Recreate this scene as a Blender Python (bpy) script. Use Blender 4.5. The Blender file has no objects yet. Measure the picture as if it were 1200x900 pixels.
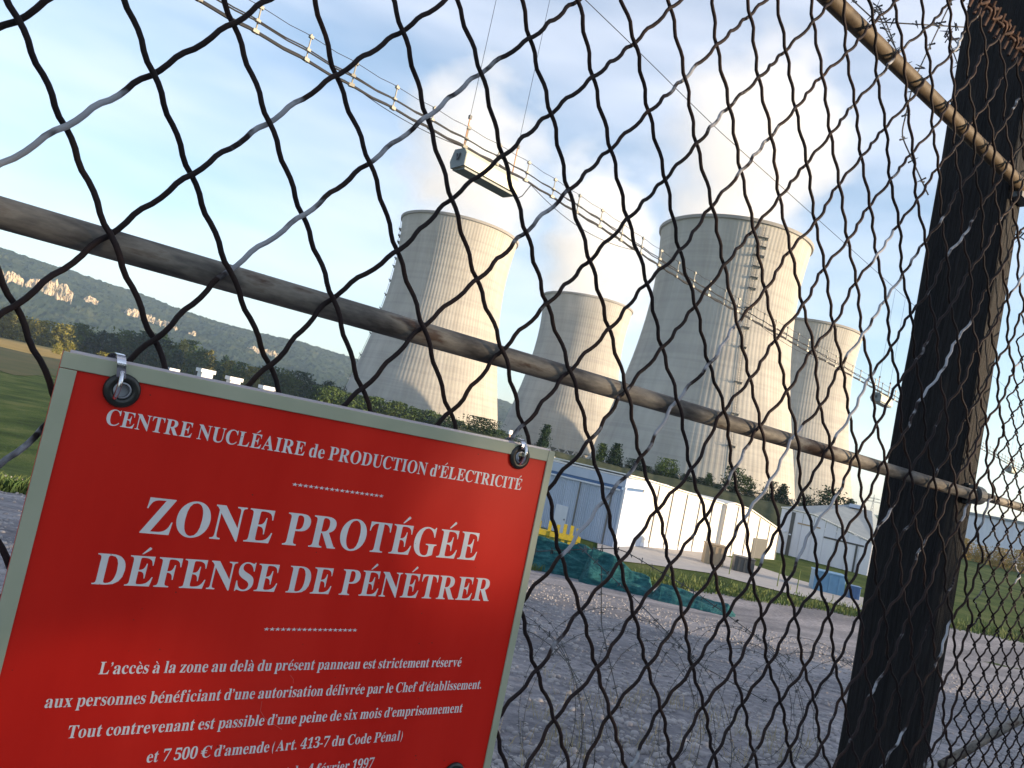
import bpy, math, random
import numpy as np
from mathutils import Vector, Matrix, noise

# ------------------------------------------------------------------ scene, camera, sky, sun
sc = bpy.context.scene
COL = sc.collection
PI = math.pi
R = np.array([[0.7768280567833938, 0.20637733338478617, 0.5949340858104543],
              [-0.5947526096737547, -0.06995832844320118, 0.8008590172856216],
              [0.2068997425817504, -0.9759683542750851, 0.06839786526776569]])
FPX = 878.1
EYE = 1.55
cam = bpy.data.cameras.new('camera')
cam.sensor_width = 36.0
cam.lens = 36.0 * FPX / 1200.0
cam.clip_start = 0.02
cam.clip_end = 20000
camo = bpy.data.objects.new('camera', cam)
COL.objects.link(camo)
cx, cy, cz = R @ [1, 0, 0], R @ [0, -1, 0], R @ [0, 0, -1]
camo.matrix_world = Matrix(((cx[0], cy[0], cz[0], 0), (cx[1], cy[1], cz[1], 0), (cx[2], cy[2], cz[2], EYE), (0, 0, 0, 1)))
sc.camera = camo

SUN_AZ, SUN_EL = 142.0, 9.0
sd = Vector((math.sin(math.radians(SUN_AZ)) * math.cos(math.radians(SUN_EL)),
             math.cos(math.radians(SUN_AZ)) * math.cos(math.radians(SUN_EL)), math.sin(math.radians(SUN_EL))))
sun = bpy.data.lights.new('sun', 'SUN')
sun.energy = 5.0
sun.angle = math.radians(0.6)
sun.color = (1.0, 0.76, 0.49)
suno = bpy.data.objects.new('sun', sun)
suno.rotation_euler = sd.to_track_quat('Z', 'Y').to_euler()
suno.location = (0, 0, 60)
COL.objects.link(suno)

wd = bpy.data.worlds.new('World')
sc.world = wd
wd.use_nodes = True
nt = wd.node_tree
nt.nodes.clear()
def wn(t, **k):
    n = nt.nodes.new(t)
    for a, b in k.items(): setattr(n, a, b)
    return n
out = wn('ShaderNodeOutputWorld'); bg = wn('ShaderNodeBackground')
sky = wn('ShaderNodeTexSky', sky_type='NISHITA', sun_disc=False)
sky.sun_elevation = math.radians(SUN_EL)
sky.sun_rotation = math.radians(SUN_AZ)
sky.altitude = 100; sky.air_density = 1.0; sky.dust_density = 0.5; sky.ozone_density = 2.0
tc = wn('ShaderNodeTexCoord')
mp = wn('ShaderNodeMapping'); mp.inputs['Scale'].default_value = (1.4, 1.4, 5.5)
mp.inputs['Rotation'].default_value = (0.0, 0.0, 0.5)
nz = wn('ShaderNodeTexNoise'); nz.inputs['Scale'].default_value = 1.6; nz.inputs['Detail'].default_value = 3.5; nz.inputs['Roughness'].default_value = 0.55
rp = wn('ShaderNodeValToRGB')
rp.color_ramp.elements[0].position = 0.36; rp.color_ramp.elements[0].color = (0.10, 0.10, 0.10, 1)
rp.color_ramp.elements[1].position = 0.80; rp.color_ramp.elements[1].color = (0.62, 0.62, 0.62, 1)
mx = wn('ShaderNodeMix', data_type='RGBA')
mx.inputs['B'].default_value = (4.5, 4.45, 4.75, 1)
nt.links.new(tc.outputs['Generated'], mp.inputs['Vector'])
nt.links.new(mp.outputs[0], nz.inputs['Vector'])
nt.links.new(nz.outputs['Fac'], rp.inputs['Fac'])
nt.links.new(rp.outputs['Color'], mx.inputs['Factor'])
nt.links.new(sky.outputs[0], mx.inputs['A'])
nt.links.new(mx.outputs['Result'], bg.inputs['Color'])
bg.inputs['Strength'].default_value = 0.13
nt.links.new(bg.outputs[0], out.inputs['Surface'])
sc.view_settings.view_transform = 'Standard'
sc.view_settings.look = 'None'
sc.view_settings.gamma = 1.0
sc.view_settings.exposure = 1.35
sc.render.engine = 'CYCLES'
sc.cycles.max_bounces = 6
sc.cycles.volume_bounces = 3
sc.cycles.volume_step_rate = 1.0
sc.cycles.volume_max_steps = 96
sc.cycles.use_denoising = True

# ------------------------------------------------------------------ helpers
def ray(px, py):
    """direction in the world of a point of the picture, y measured down, picture 1200 wide"""
    return R @ np.array([(px - 600) / FPX, (py - 450) / FPX, 1.0])
def P(az, el, D):
    a, e = math.radians(az), math.radians(el)
    return Vector((D * math.sin(a), D * math.cos(a), EYE + D * math.tan(e)))

def tag(o, label=None, cat=None, group=None, kind=None):
    if label: o['label'] = label
    if cat: o['category'] = cat
    if group: o['group'] = group
    if kind: o['kind'] = kind
    return o
def empty(name, loc=(0, 0, 0), rz=0.0, parent=None):
    o = bpy.data.objects.new(name, None)
    o.location = loc; o.rotation_euler = (0, 0, rz)
    o.empty_display_size = 0.2
    if parent: o.parent = parent
    COL.objects.link(o)
    return o
def copy_tree(o, parent=None):
    c = o.copy(); COL.objects.link(c)
    if parent: c.parent = parent
    for ch in list(o.children): copy_tree(ch, c)
    return c

class MB:
    def __init__(s): s.v = []; s.f = []; s.n = 0
    def add(s, v, f):
        v = np.asarray(v, float).reshape(-1, 3)
        s.v.append(v)
        s.f.extend([tuple(int(i) + s.n for i in q) for q in f])
        s.n += len(v)
        return s
    def box(s, x0, x1, y0, y1, z0, z1, M=None):
        v = np.array([(x, y, z) for z in (z0, z1) for y in (y0, y1) for x in (x0, x1)], float)
        if M is not None: v = np.array([tuple(M @ Vector(p)) for p in v])
        return s.add(v, [(0, 2, 3, 1), (4, 5, 7, 6), (0, 1, 5, 4), (2, 6, 7, 3), (0, 4, 6, 2), (1, 3, 7, 5)])
    def prism(s, poly, y0, y1, M=None):
        """poly in (x, z), extruded along y"""
        n = len(poly)
        v = [(p[0], y0, p[1]) for p in poly] + [(p[0], y1, p[1]) for p in poly]
        if M is not None: v = [tuple(M @ Vector(p)) for p in v]
        f = [tuple(range(n)), tuple(range(2 * n - 1, n - 1, -1))]
        f += [(i, i + n, (i + 1) % n + n, (i + 1) % n) for i in range(n)]
        return s.add(v, f)
    def tube(s, path, r, n=8, caps=True, up=None):
        p = np.asarray(path, float); m = len(p)
        rr = np.full(m, r) if np.isscalar(r) else np.asarray(r, float)
        t = np.gradient(p, axis=0); t /= np.linalg.norm(t, axis=1)[:, None] + 1e-12
        u = np.array(up if up is not None else (0.13, 0.97, 0.2), float)
        a = np.cross(t, u); bad = np.linalg.norm(a, axis=1) < 0.1
        a[bad] = np.cross(t[bad], (0.9, 0.1, 0.4)); a /= np.linalg.norm(a, axis=1)[:, None]
        b = np.cross(t, a)
        th = np.arange(n) * 2 * PI / n
        V = p[:, None, :] + rr[:, None, None] * (np.cos(th)[None, :, None] * a[:, None, :] + np.sin(th)[None, :, None] * b[:, None, :])
        F = [(i * n + j, i * n + (j + 1) % n, (i + 1) * n + (j + 1) % n, (i + 1) * n + j) for i in range(m - 1) for j in range(n)]
        if caps: F += [tuple(range(n - 1, -1, -1)), tuple((m - 1) * n + j for j in range(n))]
        return s.add(V.reshape(-1, 3), F)
    def ribbon(s, path, side, thick, nrm):
        """flat strap along path; side = half width vector, thick along nrm"""
        p = np.asarray(path, float); m = len(p); sv = np.asarray(side, float)
        nn = np.asarray(nrm, float).reshape(-1, 3) * np.ones((m, 1)) * thick
        V = np.stack([p - sv, p + sv, p + sv + nn, p - sv + nn], 1)
        F = [(i * 4 + j, i * 4 + (j + 1) % 4, (i + 1) * 4 + (j + 1) % 4, (i + 1) * 4 + j) for i in range(m - 1) for j in range(4)]
        F += [(0, 3, 2, 1), tuple((m - 1) * 4 + j for j in range(4))]
        return s.add(V.reshape(-1, 3), F)
    def lathe(s, prof, n=48, c=(0, 0, 0), closed=False):
        m = len(prof); th = np.arange(n) * 2 * PI / n
        V = np.array([[(c[0] + r * math.cos(t), c[1] + r * math.sin(t), c[2] + z) for t in th] for r, z in prof])
        mm = m if closed else m - 1
        F = [(i * n + j, i * n + (j + 1) % n, ((i + 1) % m) * n + (j + 1) % n, ((i + 1) % m) * n + j) for i in range(mm) for j in range(n)]
        return s.add(V.reshape(-1, 3), F)
    def mesh(s, name, smooth=False):
        me = bpy.data.meshes.new(name)
        V = np.concatenate(s.v) if s.v else np.zeros((0, 3))
        me.from_pydata(V.tolist(), [], s.f)
        if smooth: me.shade_smooth()
        me.update()
        return me
    def build(s, name, m=None, parent=None, smooth=False, loc=None):
        me = s.mesh(name, smooth)
        if m: me.materials.append(m)
        o = bpy.data.objects.new(name, me)
        if parent: o.parent = parent
        if loc is not None: o.location = loc
        COL.objects.link(o)
        return o
def bevel(o, w=0.002, seg=2):
    m = o.modifiers.new('bevel', 'BEVEL'); m.width = w; m.segments = seg; m.limit_method = 'ANGLE'
    return o

# ------------------------------------------------------------------ materials
def mat(name, col=(0.5, 0.5, 0.5), rough=0.7, metal=0.0, var=None, scale=5.0, bump=0.0, bscale=None, stretch=(1, 1, 1),
        obj_rand=0.0, spec=0.5, coords='Object', contrast=(0.35, 0.65), detail=5):
    m = bpy.data.materials.new(name); m.use_nodes = True
    t = m.node_tree; b = t.nodes['Principled BSDF']
    b.inputs['Base Color'].default_value = (*col, 1); b.inputs['Roughness'].default_value = rough
    b.inputs['Metallic'].default_value = metal; b.inputs['Specular IOR Level'].default_value = spec
    c = t.nodes.new('ShaderNodeTexCoord'); mp_ = t.nodes.new('ShaderNodeMapping')
    mp_.inputs['Scale'].default_value = stretch
    t.links.new(c.outputs[coords], mp_.inputs['Vector'])
    last = None
    if var is not None:
        nn = t.nodes.new('ShaderNodeTexNoise'); nn.inputs['Scale'].default_value = scale; nn.inputs['Detail'].default_value = detail
        nn.inputs['Roughness'].default_value = 0.6
        t.links.new(mp_.outputs[0], nn.inputs['Vector'])
        r = t.nodes.new('ShaderNodeValToRGB')
        cols = [col] + (list(var) if isinstance(var[0], (tuple, list)) else [var])
        e = r.color_ramp.elements
        e[0].position = contrast[0]; e[0].color = (*cols[0], 1); e[1].position = contrast[1]; e[1].color = (*cols[-1], 1)
        for i, cc in enumerate(cols[1:-1]):
            q = e.new(contrast[0] + (contrast[1] - contrast[0]) * (i + 1) / (len(cols) - 1)); q.color = (*cc, 1)
        t.links.new(nn.outputs['Fac'], r.inputs['Fac'])
        last = r.outputs['Color']
    if obj_rand:
        oi = t.nodes.new('ShaderNodeObjectInfo')
        hs = t.nodes.new('ShaderNodeHueSaturation')
        mr = t.nodes.new('ShaderNodeMapRange'); mr.inputs['To Min'].default_value = 1 - obj_rand; mr.inputs['To Max'].default_value = 1 + obj_rand
        t.links.new(oi.outputs['Random'], mr.inputs['Value']); t.links.new(mr.outputs[0], hs.inputs['Value'])
        if last: t.links.new(last, hs.inputs['Color'])
        else: hs.inputs['Color'].default_value = (*col, 1)
        last = hs.outputs['Color']
    if last: t.links.new(last, b.inputs['Base Color'])
    if bump:
        n2 = t.nodes.new('ShaderNodeTexNoise'); n2.inputs['Scale'].default_value = bscale or scale * 3; n2.inputs['Detail'].default_value = 6
        t.links.new(mp_.outputs[0], n2.inputs['Vector'])
        bp = t.nodes.new('ShaderNodeBump'); bp.inputs['Strength'].default_value = min(1, bump * 1.0); bp.inputs['Distance'].default_value = bump * 0.1
        t.links.new(n2.outputs['Fac'], bp.inputs['Height']); t.links.new(bp.outputs[0], b.inputs['Normal'])
    return m
M = {}
def mk(name, **k):
    M[name] = mat(name, **k)

def vn(x, y, seed=0):
    """value noise, numpy"""
    x = np.asarray(x, float); y = np.asarray(y, float)
    xi = np.floor(x).astype(np.int64); yi = np.floor(y).astype(np.int64); fx = x - xi; fy = y - yi
    fx = fx * fx * (3 - 2 * fx); fy = fy * fy * (3 - 2 * fy)
    def h(a, b):
        k = (a * 374761393 + b * 668265263 + seed * 1442695041) & 0x7fffffff
        k = ((k ^ (k >> 13)) * 1274126177) & 0x7fffffff
        return ((k ^ (k >> 16)) & 0xffff) / 65535.0
    return (h(xi, yi) * (1 - fx) + h(xi + 1, yi) * fx) * (1 - fy) + (h(xi, yi + 1) * (1 - fx) + h(xi + 1, yi + 1) * fx) * fy
def fbm(x, y, o=4, seed=0):
    s = 0; a = 0.5
    for i in range(o):
        s = s + a * (vn(x * 2 ** i, y * 2 ** i, seed + i) - 0.5); a *= 0.5
    return s

mk('rust_wire', col=(0.014, 0.009, 0.010), var=[(0.022, 0.012, 0.010), (0.055, 0.024, 0.013)], scale=22, rough=0.75, contrast=(0.46, 0.78), bump=0.05, bscale=900, obj_rand=0.3, spec=0.2)
mk('pipe', col=(0.045, 0.040, 0.037), var=[(0.11, 0.10, 0.088), (0.20, 0.18, 0.15), (0.07, 0.040, 0.027)], scale=42, rough=0.6, contrast=(0.38, 0.64), bump=0.10, bscale=260, stretch=(0.3, 1, 1), detail=12, spec=0.35)
mk('tan_pipe', col=(0.060, 0.043, 0.026), var=[(0.10, 0.073, 0.045), (0.035, 0.023, 0.015)], scale=34, rough=0.65, contrast=(0.3, 0.7), bump=0.06, bscale=300, detail=8, spec=0.3)
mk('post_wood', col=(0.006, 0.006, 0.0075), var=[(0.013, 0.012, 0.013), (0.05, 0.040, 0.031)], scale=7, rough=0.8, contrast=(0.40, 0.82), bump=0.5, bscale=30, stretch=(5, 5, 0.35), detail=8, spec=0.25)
mk('sign_red', col=(0.50, 0.010, 0.005), var=[(0.56, 0.014, 0.007), (0.60, 0.019, 0.010)], scale=9, rough=0.40, bump=0.004, bscale=25, spec=0.22, stretch=(1, 1, 0.22), detail=10)
mk('sign_frame', col=(0.31, 0.34, 0.24), var=(0.37, 0.39, 0.29), scale=12, rough=0.45)
mk('sign_white', col=(0.72, 0.71, 0.70), var=(0.62, 0.61, 0.61), scale=30, rough=0.45)
mk('plate_edge', col=(0.55, 0.58, 0.64), rough=0.4, metal=0.3)
mk('rubber', col=(0.012, 0.014, 0.013), rough=0.35)
mk('chrome', col=(0.62, 0.62, 0.66), rough=0.2, metal=1.0)
mk('zinc', col=(0.35, 0.37, 0.4), var=(0.22, 0.23, 0.25), scale=60, rough=0.45, metal=0.7)
mk('barb', col=(0.10, 0.11, 0.12), var=(0.05, 0.04, 0.035), scale=30, rough=0.5, metal=0.5)
mk('rust', col=(0.07, 0.027, 0.014), var=(0.03, 0.012, 0.009), scale=60, rough=0.85, bump=0.1, bscale=300)
mk('pebble', col=(0.20, 0.19, 0.20), var=(0.36, 0.335, 0.33), scale=3.0, rough=0.85, bump=0.1, bscale=60)
mk('straw', col=(0.42, 0.33, 0.18), var=(0.28, 0.24, 0.12), scale=2.0, rough=0.9)
mk('grass_blade', col=(0.05, 0.10, 0.02), var=(0.13, 0.15, 0.035), scale=0.8, rough=0.8)
mk('concrete_dark', col=(0.27, 0.26, 0.25), rough=0.9)
mk('clad_blue', col=(0.44, 0.50, 0.62), var=(0.38, 0.45, 0.58), scale=1.2, rough=0.45, stretch=(1, 1, 0.15), obj_rand=0.07)
mk('clad_white', col=(0.66, 0.68, 0.74), var=(0.58, 0.60, 0.68), scale=0.8, rough=0.5, stretch=(1, 1, 0.3), obj_rand=0.05)
mk('canvas_white', col=(0.74, 0.72, 0.68), var=(0.64, 0.62, 0.58), scale=0.5, rough=0.7, stretch=(1,1,.4))
mk('stripe_blue', col=(0.06, 0.13, 0.28), rough=0.4)
mk('roof_grey', col=(0.22, 0.25, 0.27), var=(0.17, 0.2, 0.22), scale=1.0, rough=0.6)
mk('blue_box', col=(0.12, 0.26, 0.42), var=(0.10, 0.22, 0.36), scale=2.0, rough=0.6)
mk('brown_box', col=(0.32, 0.25, 0.17), rough=0.8)
mk('dark_metal', col=(0.05, 0.055, 0.06), rough=0.5)
mk('ladder_metal', col=(0.15, 0.15, 0.15), rough=0.7)
mk('yellow', col=(0.50, 0.38, 0.02), var=(0.35, 0.28, 0.04), scale=5, rough=0.5)
mk('teal_net', col=(0.006, 0.045, 0.055), var=[(0.012, 0.08, 0.09), (0.03, 0.13, 0.135)], scale=2.6, rough=0.8, bump=0.8, bscale=14, stretch=(1, 1, 3), spec=0.15, detail=9)
mk('cable', col=(0.018, 0.020, 0.026), rough=0.6, spec=0.2)
mk('insulator', col=(0.30, 0.285, 0.24), rough=0.5)
mk('box_cream', col=(0.55, 0.54, 0.42), var=(0.50, 0.50, 0.40), scale=2, rough=0.45)
mk('box_grey', col=(0.17, 0.20, 0.21), rough=0.5)  # shade put into the colour of the hanging boxes' left end and underside
mk('rod_orange', col=(0.55, 0.25, 0.10), rough=0.5)
mk('bark', col=(0.07, 0.055, 0.04), rough=0.9)
mk('leaf_dark', col=(0.010, 0.027, 0.015), var=(0.024, 0.05, 0.02), scale=3.0, rough=0.85, obj_rand=0.35, spec=0.2)
mk('leaf_mid', col=(0.035, 0.065, 0.018), var=(0.07, 0.10, 0.028), scale=3.0, rough=0.85, obj_rand=0.25, spec=0.2)
mk('leaf_gold', col=(0.12, 0.12, 0.025), var=(0.20, 0.18, 0.045), scale=3.0, rough=0.85, obj_rand=0.2, spec=0.2)  # low sun on the belt trees put into the leaf colour
mk('rock', col=(0.50, 0.40, 0.27), var=[(0.40, 0.33, 0.23), (0.14, 0.14, 0.11)], scale=0.04, rough=0.9, bump=1.0, bscale=0.06, contrast=(0.4, 0.66))
mk('hedge_rust', col=(0.24, 0.17, 0.04), var=(0.34, 0.24, 0.06), scale=3, rough=0.9)

# tower concrete: lift joints and weather streaks
def tower_mat():
    m = bpy.data.materials.new('tower_concrete'); m.use_nodes = True
    t = m.node_tree; b = t.nodes['Principled BSDF']; b.inputs['Roughness'].default_value = 0.9; b.inputs['Specular IOR Level'].default_value = 0.2
    c = t.nodes.new('ShaderNodeTexCoord'); L = t.links
    def noise_(sx, sy, sz, scale, det=5):
        mp_ = t.nodes.new('ShaderNodeMapping'); mp_.inputs['Scale'].default_value = (sx, sy, sz)
        L.new(c.outputs['Object'], mp_.inputs['Vector'])
        n = t.nodes.new('ShaderNodeTexNoise'); n.inputs['Scale'].default_value = scale; n.inputs['Detail'].default_value = det
        L.new(mp_.outputs[0], n.inputs['Vector']); return n.outputs['Fac']
    streak = noise_(1, 1, 0.05, 0.22); band = noise_(0.02, 0.02, 1, 0.55, 2); big = noise_(1, 1, 1, 0.03, 3)
    def ramp(f, p0, c0, p1, c1):
        r = t.nodes.new('ShaderNodeValToRGB'); e = r.color_ramp.elements
        e[0].position = p0; e[0].color = (*c0, 1); e[1].position = p1; e[1].color = (*c1, 1); L.new(f, r.inputs['Fac']); return r.outputs['Color']
    def mul(a, b_, f=1.0):
        x = t.nodes.new('ShaderNodeMix'); x.data_type = 'RGBA'; x.blend_type = 'MULTIPLY'; x.inputs['Factor'].default_value = f
        L.new(a, x.inputs['A']); L.new(b_, x.inputs['B']); return x.outputs['Result']
    col = ramp(streak, 0.3, (0.35, 0.335, 0.31), 0.7, (0.43, 0.415, 0.385))
    col = mul(col, ramp(band, 0.38, (0.89, 0.89, 0.90), 0.55, (1, 1, 1)))
    col = mul(col, ramp(big, 0.35, (0.86, 0.87, 0.88), 0.6, (1, 1, 1)))
    L.new(col, b.inputs['Base Color'])
    return m
M['tower'] = tower_mat()

# wire: rusted dark, with stretches of bare zinc left
def wire_mat(m, thr):
    t = m.node_tree; b = t.nodes['Principled BSDF']; L = t.links
    src = b.inputs['Base Color'].links[0].from_socket
    c = t.nodes.new('ShaderNodeTexCoord'); oi = t.nodes.new('ShaderNodeObjectInfo')
    ad = t.nodes.new('ShaderNodeVectorMath'); ad.operation = 'ADD'
    cb = t.nodes.new('ShaderNodeCombineXYZ'); mu = t.nodes.new('ShaderNodeMath'); mu.operation = 'MULTIPLY'; mu.inputs[1].default_value = 37.0
    L.new(oi.outputs['Random'], mu.inputs[0]); L.new(mu.outputs[0], cb.inputs[0]); L.new(mu.outputs[0], cb.inputs[2])
    L.new(c.outputs['Object'], ad.inputs[0]); L.new(cb.outputs[0], ad.inputs[1])
    n = t.nodes.new('ShaderNodeTexNoise'); n.inputs['Scale'].default_value = 4.5; n.inputs['Detail'].default_value = 6; n.inputs['Roughness'].default_value = 0.62
    L.new(ad.outputs[0], n.inputs['Vector'])
    r = t.nodes.new('ShaderNodeValToRGB'); r.color_ramp.elements[0].position = thr; r.color_ramp.elements[1].position = thr + 0.03
    L.new(n.outputs['Fac'], r.inputs['Fac'])
    x = t.nodes.new('ShaderNodeMix'); x.data_type = 'RGBA'; x.inputs['B'].default_value = (0.30, 0.31, 0.34, 1)
    L.new(r.outputs['Color'], x.inputs['Factor']); L.new(src, x.inputs['A']); L.new(x.outputs['Result'], b.inputs['Base Color'])
M['part_zinc_wire'] = M['rust_wire'].copy(); M['part_zinc_wire'].name = 'part_zinc_wire'
wire_mat(M['part_zinc_wire'], 0.545)
wire_mat(M['rust_wire'], 0.70)

# ------------------------------------------------------------------ the lie of the land
def gz(x, y):
    u = np.asarray(x) * math.sin(math.radians(35)) + np.asarray(y) * math.cos(math.radians(35))
    t = np.clip((u - 1.5) / 38.0, 0, 1)
    return -5.0 * (t * 0.75 + 0.25 * t * t * (3 - 2 * t))
def hit(px, py, zoff=0.0):
    r = ray(px, py); r = r / math.hypot(r[0], r[1])
    lo = 0.0
    d = 1.0
    while d < 8000:
        if EYE + r[2] * d < float(gz(r[0] * d, r[1] * d)) + zoff:
            a, b = lo, d
            for _ in range(30):
                c = (a + b) / 2
                if EYE + r[2] * c < float(gz(r[0] * c, r[1] * c)) + zoff: b = c
                else: a = c
            return (r[0] * a, r[1] * a)
        lo = d; d *= 1.03
    return (r[0] * 8000, r[1] * 8000)

def polar_sheet(name, azs, rin, rout, nr, m, lift=0.0, amp=0.0, asc=1.0, geo=True, kind='structure', seed=1):
    V = []; F = []
    na = len(azs)
    for i, a in enumerate(azs):
        a_ = math.radians(a)
        r0 = rin(a) if callable(rin) else rin; r1 = rout(a) if callable(rout) else rout
        for j in range(nr + 1):
            t = j / nr
            r = r0 * (r1 / r0) ** t if geo else r0 + (r1 - r0) * t
            V.append((r * math.sin(a_), r * math.cos(a_)))
    V = np.array(V); Z = gz(V[:, 0], V[:, 1]) + lift
    if amp: Z = Z + amp * fbm(V[:, 0] / asc, V[:, 1] / asc, 4, seed)
    V = np.column_stack([V, Z])
    closed = abs((azs[-1] - azs[0]) - 360) < 1e-6
    for i in range(na - 1):
        for j in range(nr):
            a = i * (nr + 1) + j
            F.append((a, a + 1, a + nr + 2, a + nr + 1))
    b = MB(); b.add(V, F)
    o = b.build(name, m, smooth=True)
    tag(o, kind=kind)
    return o

mk('meadow', col=(0.022, 0.040, 0.008), var=[(0.045, 0.072, 0.014), (0.085, 0.10, 0.03)], scale=0.22, rough=0.95, bump=1.0, bscale=5, spec=0.1, detail=14)
mk('gravel', col=(0.17, 0.165, 0.18), var=[(0.25, 0.24, 0.255), (0.37, 0.35, 0.35)], scale=7, rough=0.95, bump=0.5, bscale=30, contrast=(0.35, 0.7), spec=0.2, detail=10)
mk('stubble', col=(0.30, 0.20, 0.06), var=(0.38, 0.26, 0.09), scale=0.05, rough=0.95, spec=0.1)
mk('fallow', col=(0.10, 0.085, 0.04), var=(0.06, 0.07, 0.03), scale=0.06, rough=0.95, spec=0.1)
mk('road', col=(0.30, 0.29, 0.29), var=(0.36, 0.34, 0.33), scale=0.8, rough=0.9, bump=0.1)
mk('dike_grass', col=(0.045, 0.055, 0.03), var=(0.075, 0.08, 0.045), scale=0.25, rough=0.95, bump=0.8, bscale=2, spec=0.1)

az_full = np.concatenate([np.linspace(-20, 90, 331), np.linspace(91, 340, 120)])
polar_sheet('ground', az_full, 0.3, 5600.0, 130, M['meadow'])
edge_px = [(-120, 560), (0, 578), (150, 602), (400, 640), (620, 668), (740, 685), (870, 702), (1000, 722), (1200, 752), (1400, 790)]
edge = []
for p in edge_px:
    h = hit(*p); edge.append((math.degrees(math.atan2(h[0], h[1])), math.hypot(*h)))
edge.sort()
def gravel_r(a):
    a = a if a <= 200 else a - 360
    if a < edge[0][0] - 6 or a > edge[-1][0] + 25: base = 11.0
    else: base = float(np.interp(a, [e[0] for e in edge], [e[1] for e in edge]))
    return base * (1 + 0.07 * float(fbm(a * 0.45, 3.3, 4, 7))) 
polar_sheet('gravel_yard', az_full, 0.25, gravel_r, 110, M['gravel'], lift=0.06, amp=0.05, asc=0.5)
polar_sheet('stubble_field', np.linspace(-25, 11, 60), lambda a: 318.0 + 12 * math.sin(a), lambda a: 640.0, 10, M['stubble'], lift=0.05)
polar_sheet('fallow_field', np.linspace(-25, 11, 60), lambda a: 150.0 + 14 * math.sin(a * 1.3), lambda a: 317.0 + 12 * math.sin(a), 10, M['fallow'], lift=0.05)
def sheet_px(name, pts, m, lift):
    b = MB(); v = []
    for p in pts:
        h = hit(*p); v.append((h[0], h[1], float(gz(*h)) + lift))
    b.add(v, [tuple(range(len(v)))]); o = b.build(name, m); tag(o, kind='structure'); return o
sheet_px('path', [(700, 655), (760, 662), (830, 672), (915, 694), (1010, 716), (1030, 706), (935, 680), (850, 652), (790, 640), (700, 628)], M['road'], 0.05)

def gravel_lanes():
    t = M['gravel'].node_tree; b = t.nodes['Principled BSDF']; L = t.links; src = b.inputs['Base Color'].links[0].from_socket
    c = t.nodes.new('ShaderNodeTexCoord'); mp_ = t.nodes.new('ShaderNodeMapping'); mp_.inputs['Rotation'].default_value = (0, 0, math.radians(35)); mp_.inputs['Scale'].default_value = (0.25, 1.0, 1)
    L.new(c.outputs['Object'], mp_.inputs['Vector'])
    n = t.nodes.new('ShaderNodeTexNoise'); n.inputs['Scale'].default_value = 0.45; n.inputs['Detail'].default_value = 7; L.new(mp_.outputs[0], n.inputs['Vector'])
    r = t.nodes.new('ShaderNodeValToRGB'); e = r.color_ramp.elements; e[0].position = 0.38; e[0].color = (0.62, 0.62, 0.64, 1); e[1].position = 0.62; e[1].color = (1.15, 1.12, 1.1, 1); L.new(n.outputs['Fac'], r.inputs['Fac'])
    x = t.nodes.new('ShaderNodeMix'); x.data_type = 'RGBA'; x.blend_type = 'MULTIPLY'; x.inputs['Factor'].default_value = 1.0
    L.new(src, x.inputs['A']); L.new(r.outputs['Color'], x.inputs['B']); L.new(x.outputs['Result'], b.inputs['Base Color'])
gravel_lanes()
# pebbles lying on the near gravel, nobody could count them
def scatter_pebbles():
    rng = np.random.RandomState(5)
    n = 26000
    az = np.radians(rng.uniform(-8, 80, n)); r = 1.9 * (30 / 1.9) ** (rng.rand(n) ** 0.9)
    x = r * np.sin(az); y = r * np.cos(az)
    keep = (y > 0.75) & (fbm(x * 0.7, y * 0.7, 4, 3) + 0.18 * rng.rand(n) > -0.05)
    x, y, r = x[keep], y[keep], r[keep]; n = len(x)
    t = (1 + 5 ** 0.5) / 2
    octv = np.array([(-1, t, 0), (1, t, 0), (-1, -t, 0), (1, -t, 0), (0, -1, t), (0, 1, t), (0, -1, -t), (0, 1, -t), (t, 0, -1), (t, 0, 1), (-t, 0, -1), (-t, 0, 1)], float) / 1.9
    octf = [(0, 11, 5), (0, 5, 1), (0, 1, 7), (0, 7, 10), (0, 10, 11), (1, 5, 9), (5, 11, 4), (11, 10, 2), (10, 7, 6), (7, 1, 8), (3, 9, 4), (3, 4, 2), (3, 2, 6), (3, 6, 8), (3, 8, 9), (4, 9, 5), (2, 4, 11), (6, 2, 10), (8, 6, 7), (9, 8, 1)]
    s = rng.gamma(2.2, 0.006, n) * (1 + r * 0.07) + 0.006
    s = np.minimum(s, 0.045)
    jit = 1 + 0.30 * (rng.rand(n, 12, 3) - 0.5)
    th = rng.rand(n) * 2 * PI
    V = octv[None] * jit * s[:, None, None] * np.stack([np.ones(n), 0.6 + 0.4 * rng.rand(n), 0.5 + 0.3 * rng.rand(n)], 1)[:, None, :]
    c, q = np.cos(th)[:, None], np.sin(th)[:, None]
    X = V[..., 0] * c - V[..., 1] * q; Y = V[..., 0] * q + V[..., 1] * c
    Z = V[..., 2] + (gz(x, y) + 0.062 + 0.05 * fbm(x / 0.5, y / 0.5, 4, 1))[:, None]
    V = np.stack([X + x[:, None], Y + y[:, None], Z], -1).reshape(-1, 3)
    F = (np.arange(n)[:, None, None] * 12 + np.array(octf)[None]).reshape(-1, 3)
    me = bpy.data.meshes.new('pebbles'); me.from_pydata(V.tolist(), [], F.tolist()); me.shade_smooth(); me.materials.append(M['pebble'])
    o = bpy.data.objects.new('pebbles', me); COL.objects.link(o)
    tag(o, 'loose grey and tan pebbles strewn over the gravel yard behind the fence', 'pebbles', kind='stuff')
scatter_pebbles()

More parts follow.
